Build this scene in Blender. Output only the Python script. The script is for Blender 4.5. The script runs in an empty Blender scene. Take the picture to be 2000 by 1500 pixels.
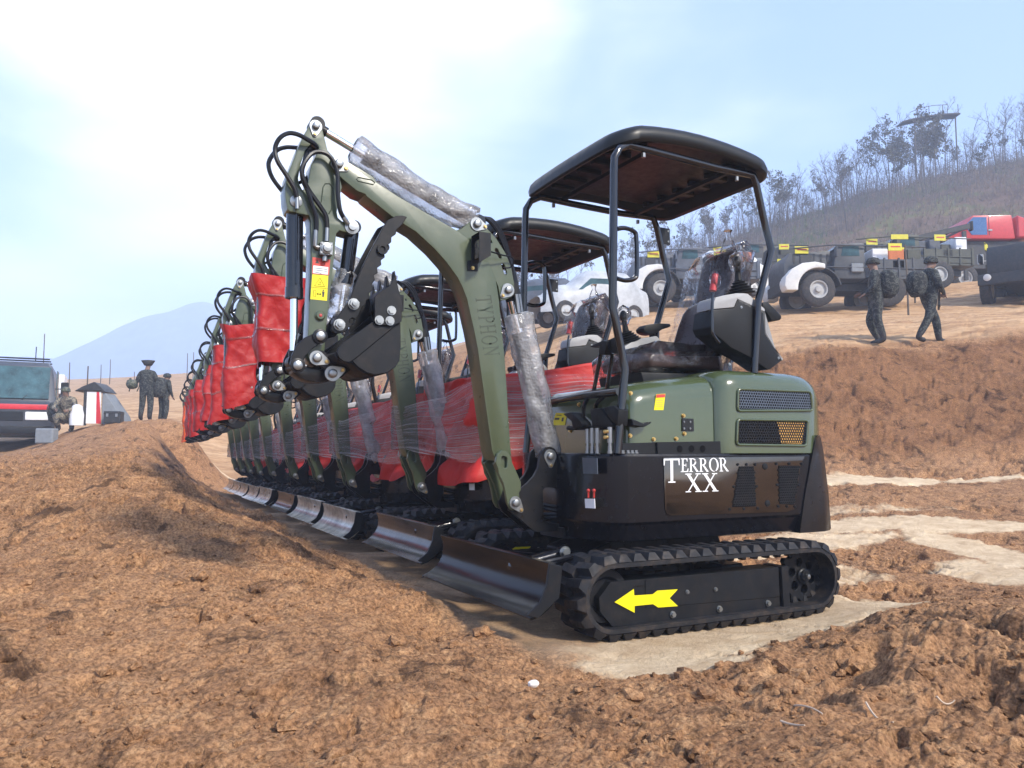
import bpy, bmesh, math, random
import numpy as np
from mathutils import Vector, Matrix, noise as mnoise
from mathutils.geometry import tessellate_polygon
R = math.radians
rng = random.Random(7)
sc = bpy.context.scene
COL = sc.collection

# ------------------------------------------------------------------ camera model of the photograph (2000 x 1500 px)
FPX, CX, CY, CAMH = 1530.0, 1000.0, 750.0, 0.85
PITCH = math.atan2(130.0, FPX)
FW = Vector((0, math.cos(PITCH), math.sin(PITCH)))
UP = Vector((0, -math.sin(PITCH), math.cos(PITCH)))
RT = Vector((1, 0, 0))
CAM = Vector((0, 0, CAMH))
TH = R(27.0)
BK = Vector((math.cos(TH), math.sin(TH), 0))      # towards the rear of the machines
AW = Vector((-math.sin(TH), math.cos(TH), 0))     # away from the camera along the row
ORG = Vector((0.7048, 4.4251, 0))                 # ground point under the middle of the nearest machine

def ray(px, py):
    return RT * ((px - CX) / FPX) + UP * ((CY - py) / FPX) + FW
def at_depth(px, py, d):
    r = ray(px, py)
    return CAM + r * (d / r.y)
def P(px, py, v):
    """machine coordinates (u forward, v left, z) of a pixel on the vertical plane v"""
    r = ray(px, py)
    t = (-v - (CAM - ORG).dot(AW)) / r.dot(AW)
    q = CAM + r * t - ORG
    return (-q.dot(BK), v, q.z)
def PU(px, py, u):
    r = ray(px, py)
    t = (-u - (CAM - ORG).dot(BK)) / r.dot(BK)
    q = CAM + r * t - ORG
    return (u, -q.dot(AW), q.z)
def uz(pts, v):
    return [(lambda q: (q[0], q[2]))(P(x, y, v)) for x, y in pts]
def world(u, v, z):
    return ORG - BK * u - AW * v + Vector((0, 0, z))

# ------------------------------------------------------------------ materials
MATS = {}
def nodes(name):
    m = bpy.data.materials.new(name); m.use_nodes = True
    nt = m.node_tree; MATS[name] = m
    return m, nt, nt.nodes['Principled BSDF'], nt.nodes['Material Output']
def N(nt, t, **k):
    n = nt.nodes.new(t)
    for a, b in k.items():
        if a in ('op',): n.operation = b
        elif hasattr(n, a): setattr(n, a, b)
        else: n.inputs[a].default_value = b
    return n
def ramp(nt, fac, stops):
    r = nt.nodes.new('ShaderNodeValToRGB')
    while len(r.color_ramp.elements) < len(stops): r.color_ramp.elements.new(0.5)
    for e, (p, c) in zip(r.color_ramp.elements, stops):
        e.position = p; e.color = (*c, 1) if len(c) == 3 else c
    nt.links.new(fac, r.inputs['Fac'])
    return r
def tex(nt, scale, detail=4, rough=0.6, coord='Object', stretch=None, kind='noise', dist=0.0):
    tc = nt.nodes.new('ShaderNodeTexCoord')
    src = tc.outputs[coord]
    if stretch:
        mp = nt.nodes.new('ShaderNodeMapping'); mp.inputs['Scale'].default_value = stretch
        nt.links.new(src, mp.inputs['Vector']); src = mp.outputs['Vector']
    if kind == 'noise':
        n = nt.nodes.new('ShaderNodeTexNoise'); n.inputs['Scale'].default_value = scale
        n.inputs['Detail'].default_value = detail; n.inputs['Roughness'].default_value = rough
        n.inputs['Distortion'].default_value = dist
    else:
        n = nt.nodes.new('ShaderNodeTexVoronoi'); n.inputs['Scale'].default_value = scale
    nt.links.new(src, n.inputs['Vector'])
    return n
def bump(nt, bsdf, h, strength=0.3, dist=0.01):
    b = nt.nodes.new('ShaderNodeBump'); b.inputs['Strength'].default_value = strength
    b.inputs['Distance'].default_value = dist
    nt.links.new(h, b.inputs['Height']); nt.links.new(b.outputs['Normal'], bsdf.inputs['Normal'])
    return b
def simple(name, col, rough=0.5, metal=0.0, coat=0.0, var=0.12, vs=9.0, bmp=0.0, bs=60.0, spec=None, dust=0.0):
    m, nt, p, o = nodes(name)
    n = tex(nt, vs, 5, 0.65)
    a = tuple(max(0, c * (1 - var)) for c in col); b = tuple(min(1, c * (1 + var)) for c in col)
    r = ramp(nt, n.outputs['Fac'], [(0.3, a), (0.7, b)])
    src = r.outputs['Color']
    if dust > 0:
        d = tex(nt, 14, 8, 0.7)
        dr = ramp(nt, d.outputs['Fac'], [(0.48, (0, 0, 0)), (0.75, (dust, dust, dust))])
        mx = nt.nodes.new('ShaderNodeMix'); mx.data_type = 'RGBA'
        nt.links.new(dr.outputs['Color'], mx.inputs[0]); nt.links.new(src, mx.inputs[6])
        mx.inputs[7].default_value = (0.24, 0.16, 0.10, 1); src = mx.outputs[2]
    nt.links.new(src, p.inputs['Base Color'])
    p.inputs['Metallic'].default_value = metal
    rr = ramp(nt, tex(nt, 22, 6, 0.7).outputs['Fac'], [(0.3, (max(0.02, rough * 0.75),) * 3), (0.75, (min(1, rough * 1.3),) * 3)])
    nt.links.new(rr.outputs['Color'], p.inputs['Roughness'])
    if coat: p.inputs['Coat Weight'].default_value = coat; p.inputs['Coat Roughness'].default_value = 0.06
    if spec is not None: p.inputs['Specular IOR Level'].default_value = spec
    if bmp: bump(nt, p, tex(nt, bs, 6, 0.7).outputs['Fac'], bmp, 0.004)
    return m
simple('green_paint', (0.058, 0.077, 0.039), 0.34, coat=0.35, var=0.08, bmp=0.02, bs=240, dust=0.05)
simple('green_hood', (0.060, 0.081, 0.036), 0.18, coat=0.7, var=0.05, bmp=0.015, bs=160, dust=0.035)
simple('engraved_green', (0.036, 0.050, 0.028), 0.55)
simple('black_gloss', (0.006, 0.006, 0.008), 0.13, coat=0.45, var=0.2, bmp=0.012, bs=14)
simple('body_black', (0.004, 0.004, 0.006), 0.24, coat=0.1, var=0.2, spec=.3)
simple('black_paint', (0.006, 0.0065, 0.008), 0.32, coat=0.1, var=0.2, dust=0.05, spec=.35)
simple('black_steel', (0.009, 0.010, 0.0125), 0.42, spec=.22, var=0.2, bmp=0.03, bs=180, dust=0.06)
simple('blade_steel', (0.005, 0.0045, 0.0045), 0.22, coat=0.0, var=0.3, dust=0.02, spec=.22)
simple('blade_film', (0.50, 0.48, 0.40), 0.22, metal=0.35, var=0.55, vs=6)
simple('blade_half', (0.09, 0.08, 0.07), 0.18, metal=0.5, var=0.6, vs=7)
simple('rubber', (0.013, 0.0135, 0.016), 0.62, var=0.25, bmp=0.12, bs=90, dust=0.24, spec=.25)
simple('hose_rubber', (0.007, 0.008, 0.012), 0.4, spec=.35)
simple('plastic_black', (0.008, 0.009, 0.0105), 0.5, spec=.25, bmp=0.1, bs=500)
simple('canopy_plastic', (0.008, 0.0088, 0.0092), 0.40, spec=.32, bmp=0.06, bs=420)
simple('plastic_grey', (0.33, 0.335, 0.34), 0.5, bmp=0.06, bs=420)
simple('chrome', (0.78, 0.78, 0.80), 0.08, metal=1.0, var=0.04)
simple('zinc', (0.30, 0.31, 0.31), 0.36, metal=0.9, var=0.15)
simple('brass', (0.60, 0.42, 0.16), 0.35, metal=0.9)
simple('panel_gloss', (0.13, 0.12, 0.11), 0.10, metal=.95, var=.1, bmp=.01, bs=9)
simple('vinyl_seat', (0.045, 0.024, 0.022), 0.3, bmp=0.1, bs=300)
simple('yellow_vinyl', (0.72, 0.62, 0.0), 0.45, var=0.03)
simple('red_vinyl', (0.50, 0.045, 0.03), 0.45, var=0.04)
simple('white_vinyl', (0.80, 0.80, 0.80), 0.45, var=0.02)
simple('ink', (0.02, 0.02, 0.02), 0.5)
simple('plate_grey', (0.10, 0.12, 0.15), 0.35, metal=0.4)
simple('amber', (0.55, 0.30, 0.07), 0.4, var=0.35, vs=60)
simple('lens', (0.16, 0.14, 0.11), 0.12, var=0.5, vs=40, coat=0.6)
simple('red_grip', (0.42, 0.03, 0.025), 0.35, coat=0.3)
simple('hole_black', (0.003, 0.003, 0.004), 0.7, spec=.1)
def cloth(name, col, s=1.0):
    m, nt, p, o = nodes(name)
    r = ramp(nt, tex(nt, 5, 5, 0.6).outputs['Fac'], [(0.3, tuple(c * 0.82 for c in col)), (0.7, tuple(min(1, c * 1.12) for c in col))])
    nt.links.new(r.outputs['Color'], p.inputs['Base Color'])
    p.inputs['Roughness'].default_value = 0.52
    p.inputs['Specular IOR Level'].default_value = 0.3
    bump(nt, p, tex(nt, 9, 6, 0.62, dist=0.8).outputs['Fac'], 0.35 * s, 0.03)
    return m
cloth('red_tarp', (0.50, 0.024, 0.018)); cloth('red_sleeve', (0.36, 0.014, 0.014)); cloth('sunlit_tarp', (0.72, 0.10, 0.02))
def wrapmat(name, col, lo, hi, scale, voro=True, stretch=None, rough=0.25, coord='Object'):
    """thin see-through packing plastic: clear where the noise is low, milky where it is high"""
    m, nt, p, o = nodes(name)
    p.inputs['Base Color'].default_value = (*col, 1); p.inputs['Roughness'].default_value = rough
    n = tex(nt, scale, 5, 0.65, coord=coord, stretch=stretch)
    r = ramp(nt, n.outputs['Fac'], [(0.36, (lo,) * 3), (0.66, (hi,) * 3)])
    src = r.outputs['Color']
    if voro:
        v = tex(nt, 75, kind='voronoi')
        vr = ramp(nt, v.outputs['Distance'], [(0.15, (0.0,) * 3), (0.60, (0.26,) * 3)])
        a = N(nt, 'ShaderNodeMath', op='ADD')
        a.inputs[1].default_value = 0.0; nt.links.new(v.outputs['Distance'], a.inputs[0])
        k = N(nt, 'ShaderNodeMath', op='MULTIPLY_ADD'); nt.links.new(tex(nt, 16, 5, .6, dist=1.0).outputs['Fac'], k.inputs[0]); k.inputs[1].default_value = 2.2; nt.links.new(a.outputs[0], k.inputs[2])
        bump(nt, p, k.outputs[0], 0.45, 0.008)
    else:
        bump(nt, p, n.outputs['Fac'], 0.5, 0.02)
    nrm = p.inputs['Normal'].links[0].from_socket
    tl = N(nt, 'ShaderNodeBsdfTranslucent'); tl.inputs['Color'].default_value = (*col, 1); nt.links.new(nrm, tl.inputs['Normal'])
    ms = nt.nodes.new('ShaderNodeMixShader'); ms.inputs[0].default_value = .5; nt.links.new(p.outputs[0], ms.inputs[1]); nt.links.new(tl.outputs[0], ms.inputs[2])
    tr = nt.nodes.new('ShaderNodeBsdfTransparent'); m2 = nt.nodes.new('ShaderNodeMixShader')
    nt.links.new(src, m2.inputs[0]); nt.links.new(tr.outputs[0], m2.inputs[1]); nt.links.new(ms.outputs[0], m2.inputs[2])
    gl = N(nt, 'ShaderNodeBsdfGlossy'); gl.inputs['Roughness'].default_value = rough * .6; nt.links.new(nrm, gl.inputs['Normal'])
    fr = N(nt, 'ShaderNodeFresnel'); fr.inputs['IOR'].default_value = 1.35; nt.links.new(nrm, fr.inputs['Normal'])
    m3 = nt.nodes.new('ShaderNodeMixShader'); nt.links.new(fr.outputs[0], m3.inputs[0]); nt.links.new(m2.outputs[0], m3.inputs[1]); nt.links.new(gl.outputs[0], m3.inputs[2])
    nt.links.new(m3.outputs[0], o.inputs['Surface'])
    return m
wrapmat('bubble_wrap', (0.96, 0.96, 0.97), 0.24, 0.62, 9, rough=.14)
wrapmat('clear_bag', (0.90, 0.90, 0.90), 0.0, 0.26, 13, voro=False, rough=0.12)
wrapmat('stretch_film', (0.92, 0.90, 0.92), 0.04, 0.60, 1.0, voro=False, stretch=(3.2, 60, 1), rough=0.14, coord='UV')
wrapmat('packing_tape', (0.70, 0.62, 0.62), 0.02, 0.45, 1.0, voro=False, stretch=(5, 3, 40), rough=0.12)
_r = [n for n in MATS['stretch_film'].node_tree.nodes if n.type == 'VALTORGB'][0]
_r.color_ramp.elements[0].position = 0.44; _r.color_ramp.elements[1].position = 0.72
_r = [n for n in MATS['clear_bag'].node_tree.nodes if n.type == 'VALTORGB'][0]; _r.color_ramp.elements[0].position = 0.5; _r.color_ramp.elements[1].position = 0.72

# ------------------------------------------------------------------ mesh building
class G:
    def __init__(s): s.v = []; s.f = []; s.m = []; s.uv = {}; s.mat = 0
    def add(s, vs, fs, uvs=None):
        o = len(s.v); s.v += [tuple(q) for q in vs]
        if uvs is not None:
            for i, q in enumerate(uvs): s.uv[o + i] = q
        for f in fs: s.f.append(tuple(i + o for i in f)); s.m.append(s.mat)
        return s
    def box(s, x0, x1, y0, y1, z0, z1):
        return s.add([(x0,y0,z0),(x1,y0,z0),(x1,y1,z0),(x0,y1,z0),(x0,y0,z1),(x1,y0,z1),(x1,y1,z1),(x0,y1,z1)],
                     [(3,2,1,0),(4,5,6,7),(0,1,5,4),(1,2,6,5),(2,3,7,6),(3,0,4,7)])
    def prism(s, poly, a0, a1, axis='y', holes=()):
        loops = [list(poly)] + [list(h) for h in holes]
        tris = tessellate_polygon([[Vector((x, y, 0)) for x, y in l] for l in loops])
        flat = [p for l in loops for p in l]
        def mk(p, a):
            return {'y': (p[0], a, p[1]), 'x': (a, p[0], p[1]), 'z': (p[0], p[1], a)}[axis]
        n = len(flat); vs = [mk(p, a0) for p in flat] + [mk(p, a1) for p in flat]
        if len(loops) == 1:
            fs = [tuple(range(n)), tuple(range(2 * n - 1, n - 1, -1))]
        else:
            fs = [tuple(t) for t in tris] + [tuple(i + n for i in reversed(t)) for t in tris]
        o = 0
        for l in loops:
            k = len(l)
            for i in range(k):
                a, b = o + i, o + (i + 1) % k
                fs.append((a, b, b + n, a + n))
            o += k
        return s.add(vs, fs)
    def loft(s, rings, cap=True, closed=True, uv=None):
        k = len(rings[0]); vs = [p for r_ in rings for p in r_]; fs = []
        for i in range(len(rings) - 1):
            for j in range(k if closed else k - 1):
                a, b = i * k + j, i * k + (j + 1) % k
                fs.append((a, b, b + k, a + k))
        if cap and closed:
            fs.append(tuple(range(k - 1, -1, -1))); fs.append(tuple((len(rings) - 1) * k + j for j in range(k)))
        uvs = None
        if uv: uvs = [(j / (k - 1) * uv[0], i / (len(rings) - 1) * uv[1]) for i in range(len(rings)) for j in range(k)]
        return s.add(vs, fs, uvs)
    def tube(s, pts, r, n=8, closed=False):
        pts = [Vector(p) for p in pts]; m = len(pts); rings = []
        rs = r if isinstance(r, (list, tuple)) else [r] * m
        nrm = None
        for i, p in enumerate(pts):
            if closed: t = pts[(i + 1) % m] - pts[i - 1]
            else: t = pts[min(i + 1, m - 1)] - pts[max(i - 1, 0)]
            t.normalize()
            if nrm is None:
                nrm = t.cross(Vector((0, 0, 1)))
                if nrm.length < 0.2: nrm = t.cross(Vector((1, 0, 0)))
            nrm = (nrm - t * nrm.dot(t)).normalized(); b = t.cross(nrm)
            rings.append([p + (nrm * math.cos(a) + b * math.sin(a)) * rs[i] for a in [2 * math.pi * k / n for k in range(n)]])
        if closed: rings.append(rings[0])
        return s.loft(rings, cap=not closed)
    def cyl(s, p0, p1, r0, r1=None, n=18):
        return s.tube([p0, p1], [r0, r0 if r1 is None else r1], n)
    def lathe(s, p0, axis, prof, n=20, cap=True):
        """prof: list of (distance along axis, radius)"""
        ax = Vector(axis).normalized(); p0 = Vector(p0)
        a = ax.orthogonal().normalized(); b = ax.cross(a)
        return s.loft([[p0 + ax * d + (a * math.cos(t) + b * math.sin(t)) * max(r_, 1e-4) for t in [2 * math.pi * k / n for k in range(n)]] for d, r_ in prof], cap=cap)
    def ball(s, c, rad, nu=12, nv=8, f=None):
        c = Vector(c); rad = (rad,) * 3 if not hasattr(rad, '__len__') else rad
        rings = []
        for i in range(nv + 1):
            ph = math.pi * i / nv
            ring = []
            for j in range(nu):
                t = 2 * math.pi * j / nu
                d = Vector((math.sin(ph) * math.cos(t), math.sin(ph) * math.sin(t), math.cos(ph)))
                k = f(d) if f else 1.0
                ring.append(c + Vector((d.x * rad[0], d.y * rad[1], d.z * rad[2])) * k)
            rings.append(ring)
        return s.loft(rings)
    def bolt(s, p, axis, r=0.011, h=0.009):
        ax = Vector(axis).normalized()
        s.cyl(Vector(p), Vector(p) + ax * h * 0.35, r * 1.35, n=12)
        return s.cyl(Vector(p) + ax * h * 0.36, Vector(p) + ax * h, r, n=6)
    def split(s, name, mats, parent=None, **k):
        """like build, but every connected piece becomes an object of its own"""
        own = list(range(len(s.v)))
        def find(i):
            while own[i] != i: own[i] = own[own[i]]; i = own[i]
            return i
        for f in s.f:
            for i in f[1:]: own[find(i)] = find(f[0])
        out = {}
        for f, mi in zip(s.f, s.m): out.setdefault(find(f[0]), []).append((f, mi))
        obs = []
        for fs in out.values():
            ids = sorted({i for f, _ in fs for i in f}); mp = {i: n for n, i in enumerate(ids)}
            g = G(); g.v = [s.v[i] for i in ids]; g.f = [tuple(mp[i] for i in f) for f, _ in fs]; g.m = [mi for _, mi in fs]
            obs.append(g.build(name, mats, parent, **k))
        return obs
    def build(s, name, mats, parent=None, bevel=0.0, seg=1, smooth=True, angle=32, recalc=True):
        me = bpy.data.meshes.new(name)
        bm = bmesh.new()
        vv = [bm.verts.new(p) for p in s.v]
        uvl = bm.loops.layers.uv.new('UVMap') if s.uv else None
        for f, mi in zip(s.f, s.m):
            try:
                fc = bm.faces.new([vv[i] for i in f]); fc.material_index = mi; fc.smooth = smooth
                if uvl:
                    for l, i in zip(fc.loops, f): l[uvl].uv = s.uv.get(i, (0, 0))
            except ValueError: pass
        if recalc:
            bmesh.ops.remove_doubles(bm, verts=bm.verts, dist=1e-5) if not s.uv else None
            bmesh.ops.recalc_face_normals(bm, faces=bm.faces)
        if bevel:
            es = [e for e in bm.edges if len(e.link_faces) == 2 and e.calc_face_angle(0) > R(30)]
            bmesh.ops.bevel(bm, geom=es, offset=bevel, segments=seg, affect='EDGES', clamp_overlap=True, profile=0.6)
            for f in bm.faces: f.smooth = smooth
        bm.to_mesh(me); bm.free()
        if smooth: me.set_sharp_from_angle(angle=R(angle))
        o = bpy.data.objects.new(name, me)
        for m in (mats if isinstance(mats, (list, tuple)) else [mats]): me.materials.append(MATS[m] if isinstance(m, str) else m)
        COL.objects.link(o)
        if parent is not None: o.parent = parent
        return o
def tag(o, label=None, cat=None, group=None, kind=None):
    if label: o['label'] = label
    if cat: o['category'] = cat
    if group: o['group'] = group
    if kind: o['kind'] = kind
    return o
def empty(name, loc=(0, 0, 0), rz=0.0):
    o = bpy.data.objects.new(name, None); o.location = loc; o.rotation_euler = (0, 0, rz)
    o.empty_display_size = 0.2; COL.objects.link(o); return o
def smoothpath(pts, n=6):
    """Catmull-Rom through pts"""
    pts = [Vector(p) for p in pts]; out = []
    for i in range(len(pts) - 1):
        p0 = pts[max(i - 1, 0)]; p1 = pts[i]; p2 = pts[i + 1]; p3 = pts[min(i + 2, len(pts) - 1)]
        for k in range(n):
            t = k / n
            out.append(0.5 * ((2 * p1) + (p2 - p0) * t + (2 * p0 - 5 * p1 + 4 * p2 - p3) * t * t + (3 * p1 - p0 - 3 * p2 + p3) * t ** 3))
    out.append(pts[-1]); return out
def inside(p, poly):
    x, y = p; c = False; n = len(poly)
    for i in range(n):
        x1, y1 = poly[i]; x2, y2 = poly[(i + 1) % n]
        if (y1 > y) != (y2 > y) and x < (x2 - x1) * (y - y1) / (y2 - y1) + x1: c = not c
    return c
def hexmesh(g, poly, v0, v1, pitch, hole=0.36):
    """perforated plate with hexagonal holes over polygon poly (u,z) between planes v0 (back) and v1 (front)"""
    xs = [p[0] for p in poly]; zs = [p[1] for p in poly]
    dz = pitch * 0.866; row = 0; z = min(zs)
    while z < max(zs) + dz:
        x = min(xs) + (pitch / 2 if row % 2 else 0)
        while x < max(xs) + pitch:
            if inside((x, z), poly):
                o = [(x + pitch * 0.5774 * math.sin(a), z + pitch * 0.5774 * math.cos(a)) for a in [k * math.pi / 3 for k in range(6)]]
                i_ = [(x + pitch * hole * math.sin(a), z + pitch * hole * math.cos(a)) for a in [k * math.pi / 3 for k in range(6)]]
                vs = [(a, v1, b) for a, b in o] + [(a, v1, b) for a, b in i_] + [(a, v0, b) for a, b in i_]
                fs = [(k, (k + 1) % 6, 6 + (k + 1) % 6, 6 + k) for k in range(6)] + [(6 + k, 6 + (k + 1) % 6, 12 + (k + 1) % 6, 12 + k) for k in range(6)]
                g.add(vs, fs)
            x += pitch
        z += dz; row += 1
# serif capitals in a unit-high box: list of polygons, and the width
def _arc(cx, cy, rx, ry, a0, a1, n=10): return [(cx + rx * math.cos(R(a0 + (a1 - a0) * k / n)), cy + ry * math.sin(R(a0 + (a1 - a0) * k / n))) for k in range(n + 1)]
def _strip(o, i): return [[o[k], o[k + 1], i[k + 1], i[k]] for k in range(len(o) - 1)]
def rc(x0, y0, x1, y1): return [(x0, y0), (x1, y0), (x1, y1), (x0, y1)]
GL = {
 'T': (0.82, [rc(0, .93, .82, 1), [(0, .72), (.035, .72), (.07, .93), (0, .93)], [(.785, .72), (.82, .72), (.82, .93), (.75, .93)], rc(.34, .05, .48, .93), rc(.22, 0, .60, .05)]),
 'E': (0.68, [rc(0, 0, .24, .05), rc(0, .95, .24, 1), rc(.1, .05, .24, .95), rc(.24, .94, .6, 1), [(.56, .76), (.6, .76), (.6, .94), (.5, .94)], rc(.24, .47, .44, .53), rc(.44, .38, .48, .62), rc(.24, 0, .66, .06), [(.54, .06), (.66, .06), (.68, .26), (.63, .26)]]),
 'H': (0.9, [rc(.1, .05, .24, .95), rc(.66, .05, .8, .95), rc(.24, .47, .66, .53), rc(0, 0, .34, .05), rc(0, .95, .34, 1), rc(.56, 0, .9, .05), rc(.56, .95, .9, 1)]),
 'N': (0.92, [rc(.1, .05, .16, .95), rc(.76, .26, .82, .95), rc(0, 0, .28, .05), rc(.66, .95, .92, 1), [(0, .95), (0, 1), (.26, 1), (.30, .95)], [(.16, .95), (.30, .95), (.82, .15), (.82, 0), (.76, 0), (.16, .84)]]),
 'O': (0.9, _strip(_arc(.45, .5, .45, .51, 0, 360, 24), _arc(.45, .5, .30, .46, 0, 360, 24))),
 'P': (0.68, [rc(.1, .05, .24, .94), rc(0, 0, .34, .05), rc(0, .94, .24, 1), rc(.24, .94, .36, 1), rc(.24, .45, .36, .51)] + _strip(_arc(.36, .725, .32, .275, -90, 90), _arc(.36, .725, .18, .215, -90, 90))),
 'R': (0.86, [rc(.1, .05, .24, .94), rc(0, 0, .34, .05), rc(0, .94, .24, 1), rc(.24, .94, .36, 1), rc(.24, .47, .36, .53)] + _strip(_arc(.36, .735, .30, .265, -90, 90), _arc(.36, .735, .16, .205, -90, 90)) + [[(.32, .47), (.48, .47), (.82, .05), (.86, .05), (.86, 0), (.66, 0)]]),
 'X': (0.9, [rc(0, .95, .36, 1), rc(.58, .95, .88, 1), rc(0, 0, .30, .05), rc(.54, 0, .9, .05), [(.08, .95), (.26, .95), (.82, .05), (.64, .05)], [(.69, .95), (.75, .95), (.50, .57), (.46, .62)], [(.13, .05), (.19, .05), (.425, .40), (.39, .455)]]),
 'Y': (0.86, [rc(0, .95, .34, 1), rc(.56, .95, .86, 1), rc(.26, 0, .62, .05), rc(.37, .05, .51, .42), [(.07, .95), (.24, .95), (.51, .42), (.37, .42)], [(.69, .95), (.75, .95), (.51, .46), (.475, .50)]]),
}
def text(g, s, fn, gap=0.1, thick=0.002):
    """fn(x, y, d): maps text space (x along 0..1 of the line, y 0..1, d out of the surface) to 3-D"""
    tot = sum(GL[c][0] for c in s) + gap * (len(s) - 1); x = 0
    for c in s:
        w, polys = GL[c]
        for p in polys:
            a = [fn((x + q[0]) / tot, q[1], 0) for q in p]; b = [fn((x + q[0]) / tot, q[1], thick) for q in p]; n = len(p)
            g.add(a + b, [tuple(range(n)), tuple(range(n, 2 * n))] + [(k, (k + 1) % n, n + (k + 1) % n, n + k) for k in range(n)])
        x += w + gap
def quadmap(p00, p10, p01, p11, out):
    p00, p10, p01, p11 = map(Vector, (p00, p10, p01, p11)); out = Vector(out)
    return lambda x, y, d: p00 * (1 - x) * (1 - y) + p10 * x * (1 - y) + p01 * (1 - x) * y + p11 * x * y + out * d
SUN_E, SKY_S, EXPO = 3.3, 0.128, 0.80
CLOUD_OFF = (0.3, 0.2, 0.1); CLOUD_COL = (7.4, 7.7, 8.3, 1); VEIL_COL = (3.2, 5.0, 9.6, 1)
HAZE = .0029
# ------------------------------------------------------------------ the excavator, built once in machine coordinates
ex = empty('mini_excavator', tuple(ORG), R(207))
Y1 = (0, 1, 0)
def disc_bolts(g, pts, v, r=0.011, h=0.010):
    for x, y in pts:
        g.bolt(P(x, y, v), Y1, r, h)
def teardrop(px0, px1, v, parent, R0=0.036, r1=0.014, pin=0.020):
    a = Vector(P(*px0, v)); b = Vector(P(*px1, v))
    d = math.atan2(b.z - a.z, b.x - a.x); poly = []
    for k in range(13):
        t = d + R(70 + 220 * k / 12); poly.append((a.x + R0 * math.cos(t), a.z + R0 * math.sin(t)))
    for k in range(7):
        t = d + R(-70 + 140 * k / 6); poly.append((b.x + r1 * math.cos(t), b.z + r1 * math.sin(t)))
    g = G(); g.prism(poly, v, v + 0.006)
    g.lathe((a.x, v + 0.0062, a.z), Y1, [(0, pin), (0.014, pin), (0.018, pin * 0.8), (0.0185, 0)], 18)
    g.mat = 1; g.bolt((b.x, v + 0.0062, b.z), Y1, r1 * 0.55, 0.008)
    return g.build('pin_plate', ['zinc', 'brass'], parent, 0.0012)

def bolt_part(p, ax, r, h, mat, parent):
    g = G(); g.bolt(p, ax, r, h); return g.build('bolt', mat, parent)
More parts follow.
